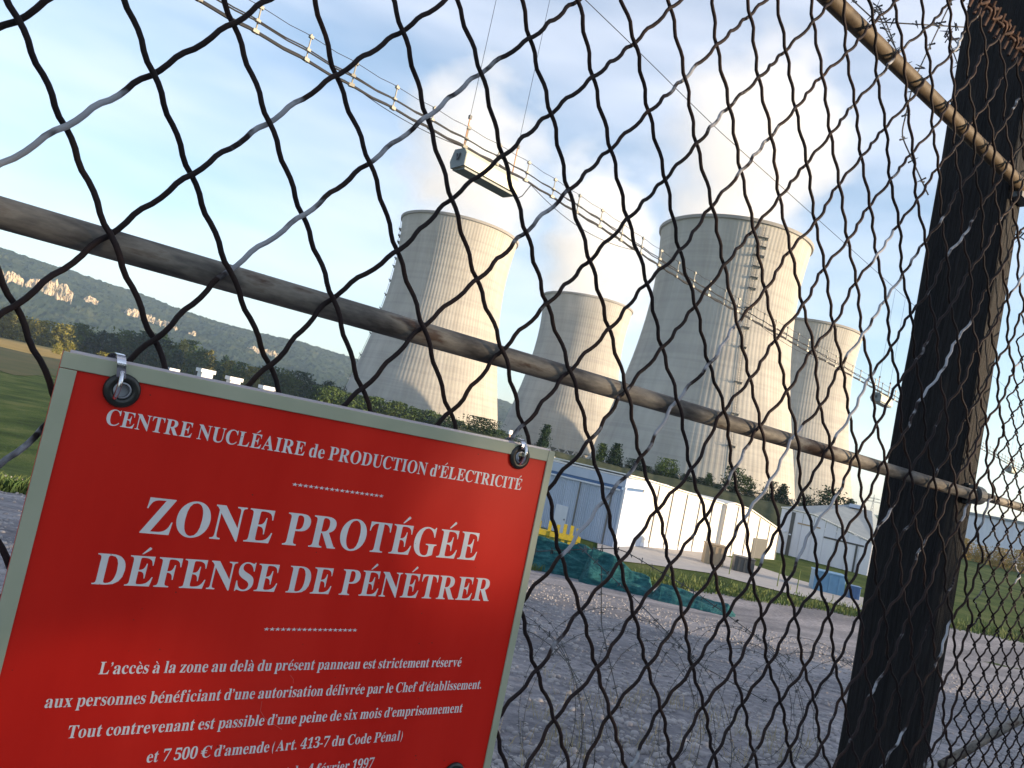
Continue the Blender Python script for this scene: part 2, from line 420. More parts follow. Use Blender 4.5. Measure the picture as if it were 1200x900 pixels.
def blades(name, pts, hmin, hmax, w, m, label, cat, lean=0.5, seed=1, zoff=0.03):
    rng = np.random.RandomState(seed); V = []; F = []
    for (x, y) in pts:
        z = float(gz(x, y)) + zoff; h = rng.uniform(hmin, hmax); a = rng.uniform(0, 2 * PI); l = rng.uniform(0, lean) * h
        dx, dy = math.cos(a) * l, math.sin(a) * l; b = rng.uniform(0, PI); wx, wy = math.cos(b) * w, math.sin(b) * w
        k = len(V)
        V += [(x - wx, y - wy, z), (x + wx, y + wy, z), (x + dx * .4 + wx * .7, y + dy * .4 + wy * .7, z + h * .6), (x + dx * .4 - wx * .7, y + dy * .4 - wy * .7, z + h * .6), (x + dx, y + dy, z + h * (1 - 0.2 * lean))]
        F += [(k, k + 1, k + 2, k + 3), (k + 3, k + 2, k + 4)]
    b_ = MB(); b_.add(V, F); o = b_.build(name, m); tag(o, label, cat, kind='stuff'); return o
rng = random.Random(3)
pts = []
for c in range(150):
    a = math.radians(rng.uniform(38, 76)); r = rng.uniform(1.5, 7.5) ; x, y = r * math.sin(a), r * math.cos(a)
    if y < 0.8: continue
    for _ in range(rng.randint(4, 22)): pts.append((x + rng.gauss(0, .06), y + rng.gauss(0, .06)))
blades('dry_grass', pts, 0.06, 0.26, 0.0022, M['straw'], 'dry straw coloured grass tufts poking out of the near gravel', 'dry grass', lean=1.0, seed=4)
pts = []
for _ in range(15000):
    a = rng.uniform(-4, 78); r = gravel_r(a) * (1 + abs(rng.gauss(0, 0.05)) - 0.015); a_ = math.radians(a)
    pts.append((r * math.sin(a_), r * math.cos(a_)))
blades('grass_verge', pts, 0.12, 0.5, 0.03, M['grass_blade'], 'green weedy grass growing along the far edge of the gravel', 'grass', lean=0.8, seed=6)

# ------------------------------------------------------------------ wooded ridge with cliffs
sky_az = [-30, -8, 1.3, 4.1, 7.0, 9.7, 11.5, 13.2, 15.3, 17.8, 20.4, 23.6, 28, 36.2, 41, 46, 52, 60]
sky_el = [5.4, 5.2, 4.81, 4.58, 4.39, 4.14, 3.85, 3.63, 3.47, 3.40, 3.46, 3.24, 2.85, 2.45, 1.6, 0.9, 0.3, -0.3]
def hill_z(az, r):
    el = np.interp(az, sky_az, sky_el); zr = EYE + 3100 * np.tan(np.radians(el)) 
    t = np.clip((r - 1900) / 1200.0, 0, 1)
    s = t * t * (3 - 2 * t) * 0.45 + t * 0.55
    x, y = r * np.sin(np.radians(az)), r * np.cos(np.radians(az))
    z = -6 + (zr + 6) * s + 70 * fbm(x / 420, y / 420, 4, 11) * np.sin(np.clip(t, 0, 1) * PI) 
    back = np.clip((r - 3100) / 900.0, 0, 1); z = z - (z + 8) * back ** 1.5
    return z, x, y, t
def hill():
    az = np.linspace(-30, 60, 1100); r = np.concatenate([np.linspace(1900, 3160, 130), np.linspace(3200, 4000, 8)])
    A, Rr = np.meshgrid(az, r, indexing='ij')
    z, x, y, t = hill_z(A, Rr)
    can = (vn(x / 9, y / 9, 21) * 0.6 + vn(x / 20, y / 20, 22) * 0.7 + vn(x / 4.5, y / 4.5, 23) * 0.3)
    z = z + can * 13 * np.clip(t * 6, 0, 1) - 6
    V = np.stack([x, y, z], -1).reshape(-1, 3); nr = len(r)
    i, j = np.meshgrid(np.arange(len(az) - 1), np.arange(nr - 1), indexing='ij'); a = (i * nr + j).ravel()
    F = np.column_stack([a, a + 1, a + nr + 1, a + nr])
    me = bpy.data.meshes.new('hills'); me.from_pydata(V.tolist(), [], F.tolist())
    o = bpy.data.objects.new('hills', me); COL.objects.link(o); tag(o, kind='structure')
    mk('hill_wood', col=(0.018, 0.031, 0.023), var=[(0.031, 0.046, 0.030), (0.060, 0.068, 0.037)], scale=0.012, rough=1.0, contrast=(0.38, 0.72), spec=0.05, detail=9)
    me.materials.append(M['hill_wood'])
hill()
def cliff(az0, az1, el0, el1, seed):
    """a limestone outcrop standing out of the wooded slope; az0..az1 wide, el0..el1 high"""
    azc, elc = (az0 + az1) / 2, (el0 + el1) / 2
    rs = np.linspace(1950, 3090, 160); z, _, _, _ = hill_z(np.full(160, azc), rs)
    el = np.degrees(np.arctan2(z + 6 - EYE, rs)); k = int(np.argmax(el > el0)) if (el > el0).any() else 120
    r0 = rs[k] - 12
    n, m_ = max(10, int((az1 - az0) * 26)), 14
    V = []; F = []
    rg = np.random.RandomState(seed)
    for i in range(n + 1):
        u = i / n; a = az0 + (az1 - az0) * u
        env = min(1, 5 * u, 5 * (1 - u))
        top = el0 + (el1 - el0) * (0.45 + 0.55 * env) * (0.75 + 0.5 * float(vn(a * 5, seed, 3)))
        zb = EYE + r0 * math.tan(math.radians(el0)) - 14; zt = EYE + r0 * math.tan(math.radians(top))
        for j in range(m_ + 1):
            v = j / m_
            r = r0 + 26 * v + 22 * float(fbm(a * 9, v * 3 + seed, 4, seed)) + (30 if j == m_ else 0) + 5 * abs(math.sin(a * 5 + seed)) + 12 * float(fbm(a * 21, v * 5, 3, seed + 2))
            V.append((r * math.sin(math.radians(a)), r * math.cos(math.radians(a)), zb + (zt - zb) * v ** 0.8 + (8 * float(vn(a * 11, v * 4, seed)) if 0 < j < m_ else 0)))
    for i in range(n):
        for j in range(m_):
            k = i * (m_ + 1) + j; F.append((k, k + m_ + 1, k + m_ + 2, k + 1))
    b = MB(); b.add(V, F); o = b.build('cliff', M['rock']); tag(o, kind='structure')
for i, c in enumerate([(1.4, 2.9, 3.0, 3.5), (3.0, 5.7, 2.8, 3.65), (6.3, 7.2, 2.9, 3.2), (8.8, 9.9, 2.7, 3.1), (9.8, 10.9, 2.55, 2.95), (10.8, 11.8, 2.45, 2.8), (11.7, 12.3, 2.4, 2.65), (13.0, 13.5, 2.3, 2.5),
                       (17.0, 19.2, 2.15, 2.45), (24.4, 25.6, 1.6, 1.8)]):
    cliff(*c, seed=40 + i)

# ------------------------------------------------------------------ cooling towers
TOWER_PROF = [(48.6, 5.0), (47.8, 9.0), (46.6, 15), (45.0, 22), (43.4, 29), (41.8, 36), (40.3, 43), (38.9, 50), (37.6, 57), (36.5, 64), (35.6, 71), (34.9, 78), (34.4, 85), (34.1, 92),
              (34.1, 99), (34.4, 106), (34.9, 112), (35.5, 118), (36.0, 122.4)]
def tower_mesh():
    NR = 120; n = NR * 4; V = []; F = []
    zz = np.linspace(5, 122.4, 45); rr = np.interp(zz, [p[1] for p in TOWER_PROF], [p[0] for p in TOWER_PROF])
    for z, r in zip(zz, rr):
        for i in range(n):
            q = r + (0.07 if i % 4 in (0, 1) else 0.0); t = (i + (0.12 if i % 4 == 1 else 0) ) * 2 * PI / n * 1.0
            V.append((q * math.cos(t), q * math.sin(t), z))
    m = len(zz)
    F = [(i * n + j, i * n + (j + 1) % n, (i + 1) * n + (j + 1) % n, (i + 1) * n + j) for i in range(m - 1) for j in range(n)]
    b = MB(); b.add(V, F); return b.mesh('shell')
me_shell = tower_mesh(); me_shell.materials.append(M['tower'])
b = MB(); b.lathe([(35.9, 122.2), (36.9, 122.2), (37.1, 123.6), (36.4, 123.7), (35.2, 123.5), (35.2, 121.5)], 120, closed=True); me_rim = b.mesh('rim'); me_rim.materials.append(M['concrete_dark'])
b = MB()
for i in range(48):
    for s in (-1, 1):
        t0 = i * 2 * PI / 48; t1 = t0 + s * PI / 48
        b.tube([(52 * math.cos(t0), 52 * math.sin(t0), 0), (48.5 * math.cos(t1), 48.5 * math.sin(t1), 5.2)], 0.5, 6)
me_leg = b.mesh('support_columns'); me_leg.materials.append(M['tower'])
b = MB(); b.lathe([(45.5, 0), (45.5, 10)], 64); me_in = b.mesh('fill_drum'); me_in.materials.append(M['concrete_dark'])
def ladder_mesh():
    b = MB(); zz = np.linspace(8, 121, 60); rr = np.interp(zz, [p[1] for p in TOWER_PROF], [p[0] for p in TOWER_PROF])
    for dx in (-0.45, 0.45):
        b.tube([(r + 0.75, dx, z) for z, r in zip(zz, rr)], 0.10, 5)
    zs = np.arange(9, 121, 1.1)
    for z in zs:
        r = float(np.interp(z, [p[1] for p in TOWER_PROF], [p[0] for p in TOWER_PROF])); b.box(r + 0.65, r + 0.85, -0.45, 0.45, z, z + 0.08)
    return b.mesh('access_ladder')
def plat_mesh(z, w):
    b = MB(); r = float(np.interp(z, [p[1] for p in TOWER_PROF], [p[0] for p in TOWER_PROF]))
    b.box(r + 0.1, r + 1.5, -w, w, z, z + 0.18)
    b.box(r + 1.42, r + 1.5, -w, w, z + 1.05, z + 1.15)
    for y in (-w, 0, w - .1): b.box(r + 1.42, r + 1.5, y, y + 0.1, z, z + 1.1)
    b.box(r - 0.1, r + 0.9, -w, -w + .12, z - 0.8, z); b.box(r - 0.1, r + 0.9, w - .12, w, z - 0.8, z)
    return b
me_lad = ladder_mesh(); me_lad.materials.append(M['ladder_metal'])
GROUND = -5.0
def tower(az, D0, D, ladder_az, label):
    a = math.radians(az); k = D / D0; loc = (D * math.sin(a), D * math.cos(a), EYE + (GROUND - EYE) * k)
    t = empty('cooling_tower', loc); t.scale = (k, k, k); tag(t, label, 'cooling tower', 'cooling towers of the power station')
    for nm, me in (('shell', me_shell), ('rim', me_rim), ('support_columns', me_leg), ('fill_drum', me_in)):
        o = bpy.data.objects.new(nm, me); o.parent = t; COL.objects.link(o)
        if nm == 'support_columns': o['kind'] = 'stuff'
    o = bpy.data.objects.new('access_ladder', me_lad); o.parent = t; COL.objects.link(o); o.rotation_euler = (0, 0, ladder_az)
    for z in (116, 112, 108, 103, 98, 93, 84, 75, 66, 50, 36, 22):
        p = plat_mesh(z, 2.6 if z > 105 else 1.7).build('platform', M['ladder_metal'], o)
    return t
def face_angle(az, off):
    """angle (about z) of the tower side that faces the camera, turned by off degrees to the right of it"""
    return math.radians(-90 - az + off)
TW = [(30.25, 459, 530, -88, 'left big cooling tower, behind the top edge of the red sign'),
      (41.05, 599, 700, 190, 'smaller looking cooling tower between the two big ones, behind the pipe rail'),
      (50.95, 374, 400, 19, 'tallest looking cooling tower, with a ladder and platforms on its sunlit side'),
      (57.2, 560, 600, 200, 'cooling tower furthest right, half hidden behind the tallest one')]
for az, D0, D, off, lab in TW: tower(az, D0, D, face_angle(az, off), lab)

# ------------------------------------------------------------------ trees
def crown_mesh(name, h, w, n, leaf, shape, seed, m, base=0.15):
    rg = np.random.RandomState(seed); V = []; F = []
    nc = max(8, n // 22)
    cl = []
    for i in range(nc):
        v = rg.rand(); z = base + (1 - base) * v
        if shape == 'poplar': R_ = math.sin(PI * min(1, max(0.02, (v * 0.92 + 0.06)))) ** 0.6
        elif shape == 'cone': R_ = (1 - v) ** 0.8 + 0.05
        else: R_ = math.sin(PI * (0.12 + 0.86 * v)) ** 0.7
        a = rg.rand() * 2 * PI; rr = R_ * w * 0.5 * (0.35 + 0.65 * rg.rand() ** 0.4)
        cl.append((rr * math.cos(a), rr * math.sin(a), z * h, w * 0.16 * (0.6 + 0.9 * rg.rand())))
    for i in range(n):
        c = cl[rg.randint(nc)]
        p = np.array(c[:3]) + rg.normal(0, 1, 3) * c[3] * np.array([0.7, 0.7, 0.8])
        p[2] = min(max(p[2], base * h * 0.7), h * 1.03)
        u = rg.normal(0, 1, 3); u /= np.linalg.norm(u); q = rg.normal(0, 1, 3); q -= q @ u * u; q /= np.linalg.norm(q)
        s = leaf * rg.uniform(0.6, 1.3); k = len(V)
        V += [p - u * s, p + q * s * 0.45, p + u * s, p - q * s * 0.45]; F.append((k, k + 1, k + 2, k + 3))
    me = bpy.data.meshes.new(name); me.from_pydata([tuple(v) for v in V], [], F); me.materials.append(m); return me
def trunk_mesh(h, r, seed):
    rg = np.random.RandomState(seed); b = MB()
    b.tube([(0, 0, -0.3), (0.02 * h * rg.randn() * .3, 0, h * 0.35), (0.02 * h * rg.randn() * .3, 0.01 * h, h * 0.8)], [r, r * 0.7, r * 0.2], 7)
    for i in range(7):
        a = rg.rand() * 2 * PI; z = h * (0.25 + 0.08 * i)
        b.tube([(0, 0, z), (math.cos(a) * h * 0.16, math.sin(a) * h * 0.16, z + h * 0.14)], [r * 0.4, r * 0.1], 5)
    return b.mesh('trunk')
PROTO = {}
def proto(key, h, w, n, leaf, shape, m, var=3, base=0.15):
    L = []
    for i in range(var):
        tm = trunk_mesh(h, h * 0.018, i + 5); tm.materials.append(M['bark'])
        L.append((crown_mesh('crown', h, w, n, leaf, shape, len(key) * 7 + i, M[m], base), tm))
    PROTO[key] = L
proto('poplar_dark', 1, 0.36, 700, 0.055, 'poplar', 'leaf_dark')
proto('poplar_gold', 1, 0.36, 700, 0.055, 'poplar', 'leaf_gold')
proto('round_dark', 1, 0.85, 800, 0.06, 'round', 'leaf_dark', base=0.05)
proto('round_mid', 1, 0.85, 800, 0.06, 'round', 'leaf_mid', base=0.05)
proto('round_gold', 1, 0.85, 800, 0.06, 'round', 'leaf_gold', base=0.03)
proto('cone_dark', 1, 0.62, 1900, 0.05, 'cone', 'leaf_dark', base=0.04)
proto('cone_mid', 1, 0.62, 1900, 0.05, 'cone', 'leaf_mid', base=0.04)
proto('bush_mid', 1, 1.15, 2000, 0.055, 'round', 'leaf_mid', base=0.0)
proto('bush_dark', 1, 1.5, 1900, 0.06, 'round', 'leaf_dark', base=0.0)
tr = random.Random(9)
KINDNAME = {'poplar': 'poplar_tree', 'round': 'broadleaf_tree', 'cone': 'conifer_tree', 'bush': 'shrub'}
def tree(key, loc, h, label, cat='tree', group=None, wide=1.0):
    cm, tm = PROTO[key][tr.randrange(3)]
    t = empty(KINDNAME[key.split('_')[0]], loc, tr.uniform(0, 2 * PI)); t.scale = (h * wide, h * wide, h)
    tag(t, label, cat, group)
    for nm, me in (('trunk', tm), ('crown', cm)):
        o = bpy.data.objects.new(nm, me); o.parent = t; COL.objects.link(o)
    return t
# the tree belt along the foot of the ridge
belt = 'trees of the belt below the ridge'
LB = {'poplar_dark': 'slender dark poplar in the tree belt below the ridge', 'poplar_gold': 'slender sunlit golden poplar in the tree belt',
      'round_dark': 'dark broadleaf tree in the front row of the tree belt', 'round_mid': 'mid green broadleaf tree in the tree belt below the ridge',
      'round_gold': 'golden lit broadleaf tree of the tree belt'}
top_az = [-12, 1.5, 3, 5, 7, 10, 12, 14, 16, 18, 20, 23, 26, 29, 32, 35, 38]
top_el = [1.5, 1.5, 1.3, 0.9, 1.3, 1.5, 1.6, 1.45, 1.15, 0.95, 1.2, 1.05, 0.75, 0.65, 0.5, 0.45, 0.3]
a = -10.0
while a < 38:
    D = tr.uniform(500, 560) if a > 16 else tr.uniform(640, 720)
    tel = np.interp(a, top_az, top_el) * tr.uniform(0.62, 1.25)
    h = EYE + D * math.tan(math.radians(tel)) - GROUND
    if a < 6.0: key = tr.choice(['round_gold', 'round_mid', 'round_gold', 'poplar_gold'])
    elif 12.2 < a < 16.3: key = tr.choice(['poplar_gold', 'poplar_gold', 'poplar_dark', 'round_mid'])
    elif a < 12.3: key = tr.choice(['poplar_dark', 'poplar_dark', 'round_dark', 'round_mid'])
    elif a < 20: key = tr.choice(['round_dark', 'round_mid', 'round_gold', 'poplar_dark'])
    else: key = tr.choice(['round_dark', 'round_dark', 'poplar_dark', 'round_mid'])
    w = (1.0 if 'round' in key else 1.15)
    zone = ['at the picture edge', 'over the field end', 'left of the sign hook', 'over the sign corner', 'behind the kiosks', 'left of the first tower', 'behind the first tower foot'][int(np.searchsorted([3, 6, 9.5, 13, 20, 25.5], a))]
    p = P(a, 0, D); tree(key, (p.x, p.y, GROUND - 0.2), h, LB[key] + ', ' + zone, 'tree', belt + ', ' + key.replace('_', ' '), w)
    a += tr.uniform(0.36, 0.62) * (1.25 if 'round' in key else 0.85) * (600 / D)
# darker second row to close the belt
a = -9.0
while a < 38:
    D = tr.uniform(590, 620) if a > 16 else tr.uniform(730, 780)
    tel = np.interp(a, top_az, top_el) * tr.uniform(0.6, 0.9)
    h = EYE + D * math.tan(math.radians(tel)) - GROUND
    p = P(a, 0, D); tree('round_dark', (p.x, p.y, GROUND - 0.2), h, 'dark broadleaf tree in the back row of the tree belt', 'tree', 'back row of the tree belt', 1.25)
    a += tr.uniform(0.8, 1.1)
for (az, el, D, h, w) in [(8.3, -1.1, 300, 5.5, 1.2), (5.6, -0.9, 420, 5, 1.0), (6.3, -0.95, 400, 6, 1.0)]:
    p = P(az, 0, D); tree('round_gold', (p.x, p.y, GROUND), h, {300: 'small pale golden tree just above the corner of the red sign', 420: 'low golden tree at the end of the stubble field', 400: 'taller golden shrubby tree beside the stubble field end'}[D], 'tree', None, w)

# ------------------------------------------------------------------ grassy dike and its trees
def dike():
    V = []; F = []; azs = np.linspace(33, 65.2, 200)
    top_e = np.interp(azs, [33, 39, 42, 46.8, 51, 54, 57, 60, 64, 80], [-0.2, -0.35, -0.45, -0.55, -0.55, -0.65, -0.7, -0.7, -0.7, -0.7])
    for i, (a_, e) in enumerate(zip(azs, top_e)):
        sa, ca = math.sin(math.radians(a_)), math.cos(math.radians(a_)); zt = EYE + 150 * math.tan(math.radians(e))
        w = 0.35 * float(fbm(a_ * 2.0, 1, 4, 5))
        for r, z in ((132, GROUND - 0.3), (138, GROUND + 0.45 * (zt - GROUND)), (144, GROUND + 0.85 * (zt - GROUND)), (149, zt), (156, zt + 0.05), (162, GROUND + 1), (172, GROUND - 0.3)):
            end = min(1.0, (65.2 - a_) / 1.2)
            V.append((r * sa, r * ca, (GROUND - .3) + (z + (w if z > GROUND else 0) - GROUND + .3) * end))
    for i in range(len(azs) - 1):
        for j in range(6): k = i * 7 + j; F.append((k, k + 1, k + 8, k + 7))
    b = MB(); b.add(V, F); o = b.build('grass_dike', M['dike_grass'], smooth=True); tag(o, kind='structure')
dike()
def ontop(az, key, h, label, wide=1.0, D=152, cat='tree', sink=0.2):
    e = np.interp(az, [33, 39, 42, 46.8, 51, 54, 57, 60, 64, 80], [-0.2, -0.35, -0.45, -0.55, -0.55, -0.65, -0.7, -0.7, -0.7, -0.7])
    z = EYE + 150 * math.tan(math.radians(e)); p = P(az, 0, D); return tree(key, (p.x, p.y, z - sink), h, label, cat, None, wide)
ontop(44.35, 'cone_mid', 3.8, 'yellowish pointed conifer on the dike, left one of a close pair')
ontop(45.4, 'cone_dark', 4.4, 'dark pointed conifer on the dike, right one of a close pair', 1.1)
ontop(46.9, 'bush_dark', 2.2, 'low dark shrub on the dike just right of the conifer pair', 1.0, cat='shrub')
ontop(49.3, 'bush_mid', 3.6, 'round bright green bush on the dike before the tallest tower', 1.0, cat='bush')
ontop(52.4, 'cone_mid', 2.7, 'small green conifer on the dike below the tower ladder', 1.1)
ontop(54.0, 'round_dark', 4.8, 'dark rounded tree on the dike before the tallest tower', 1.0)
ontop(55.0, 'round_mid', 4.0, 'lighter rounded tree touching the dark one on the dike', 1.0)
ontop(56.8, 'round_dark', 3.8, 'dark tree on the dike at the gap between the two right towers', 1.0)
ontop(57.55, 'cone_dark', 3.8, 'narrow dark conifer on the dike under the right tower edge', 1.0)
ontop(59.2, 'round_dark', 2.8, 'small dark tree on the dike left of the roof ridge', 1.0)
ontop(60.7, 'round_dark', 5.0, 'broad dark tree on the dike before the right tower', 1.1)
ontop(61.95, 'cone_dark', 3.6, 'little dark conifer on the dike above the grey roof', 1.2)
ontop(39.9, 'cone_dark', 4.8, 'dark conifer rising just right of the sign corner', 0.8)
ontop(35.0, 'bush_dark', 3.2, 'dark shrub at the left end of the dike above the sign edge', 1.4, cat='shrub')
for i in range(14):
    az = 47.6 + i * 1.12 + tr.uniform(-.3, .3)
    t = ontop(az, 'bush_dark', tr.uniform(0.9, 1.5), 'knee high dark bush in the row along the dike top', 1.2, D=150.5, cat='bush'); t['group'] = 'low bushes along the dike top'
# hedge under the left tower
for i in range(32):
    az = 22.5 + i * 0.45; p = P(az, 0, 300 + 6 * math.sin(i * 2.3)); e = np.interp(az, [22, 26, 30, 33, 36.5], [0.62, 0.62, 0.55, 0.36, 0.15])
    tree('round_mid' if i % 3 else 'round_dark', (p.x, p.y, GROUND), EYE + 300 * math.tan(math.radians(e)) + 5 + tr.uniform(-.6, .6), 'bushy tree in the row at the foot of the left cooling tower', 'tree', 'row of bushy trees before the left tower', 1.0)

# ------------------------------------------------------------------ buildings
def wall_frame(p0, p1):
    """matrix: local x along p0->p1, local y away to the back, origin p0 on the ground"""
    d = Vector((p1[0] - p0[0], p1[1] - p0[1], 0)); L = d.length; d.normalize(); n = Vector((-d.y, d.x, 0))
    return Matrix(((d.x, n.x, 0, p0[0]), (d.y, n.y, 0, p0[1]), (0, 0, 1, p0[2]), (0, 0, 0, 1))), L
def thing_at(name, p0, p1, label, cat, group=None):
    mt, L = wall_frame(p0, p1); e = empty(name, (p0[0], p0[1], p0[2]), math.atan2(p1[1] - p0[1], p1[0] - p0[0])); tag(e, label, cat, group)
    return e, L
# blue grey hall (its front turned away from the sun)
A = P(38.2, 0, 62.0); B = P(46.55, 0, 57.5); A.z = B.z = GROUND
hall, L = thing_at('storage_hall', A, B, 'blue grey panelled hall with a dark blue band under its flat roof', 'hall')
H = EYE - 59 * math.tan(math.radians(1.25)) - GROUND
MB().box(0.0, L, 0.06, 9, 0, H - 0.9).build('wall', M['clad_blue'], hall)
n = 14
for i in range(n):
    b = MB(); x0 = i * L / n; x1 = (i + 1) * L / n - 0.035
    prof = [(x0, 0.0)]; 
    w = (x1 - x0) / 4
    poly = []
    for k in range(4):
        poly += [(x0 + k * w, 0.05), (x0 + (k + .15) * w, 0.0), (x0 + (k + .6) * w, 0.0), (x0 + (k + .75) * w, 0.05)]
    poly += [(x1, 0.05), (x1, 0.08), (x0, 0.08)]
    m_ = len(poly); V = [(p[0], p[1], 0.05) for p in poly] + [(p[0], p[1], H - 0.92) for p in poly]
    F = [tuple(range(m_ - 1, -1, -1)), tuple(range(m_, 2 * m_))] + [(q, (q + 1) % m_, (q + 1) % m_ + m_, q + m_) for q in range(m_)]
    b.add(V, F).build('wall_panel', M['clad_blue'], hall)
MB().box(-0.02, L - 0.25, -0.03, 9.02, H - 0.9, H - 0.68).build('band', M['stripe_blue'], hall)
MB().box(-0.05, L + 0.05, -0.08, 9.1, H - 0.68, H).build('fascia', M['clad_blue'], hall)
MB().box(0.1, L - 0.1, 0.1, 8.9, H, H + 0.04).build('roof', M['roof_grey'], hall)
MB().box(L - 0.04, L + 0.14, -0.12, 0.1, 0, H - 0.68).build('corner_trim', M['clad_white'], hall)
MB().box(-.05, L - .3, -.16, -.08, H - 1.02, H - .9).build('gutter', M['clad_white'], hall)
for fx in (.27, .62, .9): MB().box(L * fx, L * fx + .1, -.12, -.01, 0, H - 1.0).build('downpipe', M['ladder_metal'], hall)
dr = MB().box(L * .45, L * .45 + 1.1, -.05, -.005, 0, 2.1).build('door', M['clad_white'], hall); MB().box(L * .45 + .9, L * .45 + .98, -.09, -.05, 1.0, 1.12).build('handle', M['dark_metal'], dr)
# little roof units seen over the hall edge
for i, (az, w) in enumerate([(40.6, 0.5), (41.3, 0.35), (41.9, 0.8), (42.7, 0.5)]):
    p = P(az, 0, 118); b = MB(); zz = EYE - 118 * math.tan(math.radians(1.05 + 0.05 * i))
    e = empty('vent_hood', (p.x, p.y, GROUND)); tag(e, ['leftmost', 'small second', 'wide third', 'rightmost'][i] + ' of the pale vent hoods seen over the blue hall roof', 'vent')
    MB().box(-w * .35, w * .35, -.3, .3, 0, zz - GROUND).build('stalk', M['clad_white'], e)
    MB().prism([(-w * 1.3, zz - GROUND), (w * 1.3, zz - GROUND), (w * 1.0, zz - GROUND + .45), (-w * 1.0, zz - GROUND + .45)], -.6, .6).build('hood', M['box_cream'], e)
# white marquees: sunlit canvas fronts
def marquee(az0, az1, y_off, outline, label, depth=10, npan=6, door=None):
    """outline: list of (fraction along the wall, elevation angle seen) along the top of the front wall"""
    a0, a1 = math.radians(az0), math.radians(az1)
    p0 = (math.tan(a0) * y_off, y_off, GROUND); p1 = (math.tan(a1) * (y_off + 1.0), y_off + 1.0, GROUND)
    e, L = thing_at('marquee', p0, p1, label, 'marquee')
    tops = []
    for fr, el in outline:
        x = p0[0] + (p1[0] - p0[0]) * fr; y = p0[1] + (p1[1] - p0[1]) * fr
        tops.append((L * fr, EYE + math.hypot(x, y) * math.tan(math.radians(el)) - GROUND))
    tx = [t[0] for t in tops]; tz = [t[1] for t in tops]
    for i in range(npan):
        x0, x1 = L * i / npan, L * (i + 1) / npan - 0.04
        mid = [t for t in tops if x0 < t[0] < x1]
        poly = [(x0, 0), (x1, 0), (x1, np.interp(x1, tx, tz) - .05)] + [(t[0], t[1] - .05) for t in reversed(mid)] + [(x0, np.interp(x0, tx, tz) - .05)]
        MB().prism(poly, 0.0, 0.05).build('canvas_panel', M['canvas_white'], e)
    poly = [(0, 0), (L, 0)] + [(t[0], t[1] - .1) for t in reversed(tops)]
    MB().prism(poly, 0.08, depth).build('tent_body', M['canvas_white'], e)
    rp_ = [(t[0], t[1]) for t in tops] + [(t[0], t[1] + 0.10) for t in reversed(tops)]
    MB().prism(rp_, -0.15, depth + 0.1).build('roof', M['canvas_white'], e)
    MB().box(0.02, L - .02, -0.03, -0.01, 0.0, 0.35).build('skirt', M['clad_white'], e)
    for i in range(npan + 1):
        x = min(L - .06, L * i / npan); MB().box(x - .03, x + .05, -.07, -.035, 0, np.interp(x, tx, tz) - .12).build('frame_pole', M['ladder_metal'], e)
    if door:
        MB().box(door[0] * L, door[1] * L, -0.06, -0.02, 0, door[2]).build('doorway', M['dark_metal'], e)
    return e
marquee(46.7, 53.9, 41.2, [(0, -1.05), (0.12, -1.08), (1.0, -1.62)], 'big white canvas marquee with a sunlit front beside the blue hall', npan=7)
marquee(53.95, 57.8, 41.9, [(0, -1.55), (0.12, -1.40), (0.42, -1.62), (1.0, -2.55)], 'lower white marquee with a sloping roof between the big marquee and the lavender shed', npan=5, door=(0.55, 0.8, 1.9))
# lavender white shed with grey roof
A = P(57.7, 0, 91.0); B = P(63.75, 0, 89.0); A.z = B.z = GROUND
shed, L = thing_at('shed', A, B, 'lavender white shed with a low grey hipped roof left of the post', 'shed')
H = EYE - 90 * math.tan(math.radians(0.98)) - GROUND
H2 = EYE - 90 * math.tan(math.radians(2.0)) - GROUND
n = 8
MB().box(0.05, L, 0.06, 12, 0, H2 + .1).build('wall', M['clad_white'], shed)
for i in range(n):
    x0 = i * L / n; x1 = (i + 1) * L / n - 0.05; f0, f1 = i / n, (i + 1) / n
    zt = lambda f: (H - 0.05) if f < .35 else (H - 0.05) + (H2 - H) * (f - .35) / .65
    MB().prism([(x0, 0), (x1, 0), (x1, zt(f1)), (x0, zt(f0))], 0, 0.06).build('wall_panel', M['clad_white'], shed)
MB().prism([(-.1, H), (L * .35, H), (L + .15, H2), (L + .15, H2 + .1), (L * .35, H + .12), (-.1, H + .12)], -.12, 5).build('roof_edge', M['canvas_white'], shed)
rb = MB(); rz = EYE + 101 * math.tan(math.radians(0.25)) - GROUND
rb.add([(-.1, 0.1, H + .1), (L * .35, .1, H + .12), (L + .15, .1, H2 + .1), (L * 1.02, 11, H2 + .6), (L * .75, 11, rz - .25), (L * .5, 11, rz), (L * .12, 11, H + .5)], [(0, 1, 5, 6), (1, 2, 3, 4, 5)])
rb.build('roof', M['roof_grey'], shed)
MB().box(L * .52, L * .66, 9.4, 10.6, rz - .3, rz + .12).build('skylight', M['clad_blue'], shed)
MB().box(L * .2, L * .45, -.05, -.01, H - 1.35, H - 1.2).build('sign_strip', M['brown_box'], shed)
MB().box(L * .5, L * .92, -.05, -.01, H2 - 0.6, H2 - .42).build('dark_strip', M['dark_metal'], shed)
MB().box(L * .12, L * .16, -.09, 0.0, 0, H - .2).build('downpipe', M['dark_metal'], shed)
MB().box(L * .84, L * .86, -.09, 0.0, 0, H2 - .6).build('downpipe', M['dark_metal'], shed)
for fx, fz in ((0.08, 2.5), (0.14, 2.3)):
    MB().lathe([(0.01, -.09), (0.14, -.05), (0.14, .05), (0.01, .09)], 12).build('wall_lamp', M['clad_white'], shed).location = (L * fx, -.15, fz)
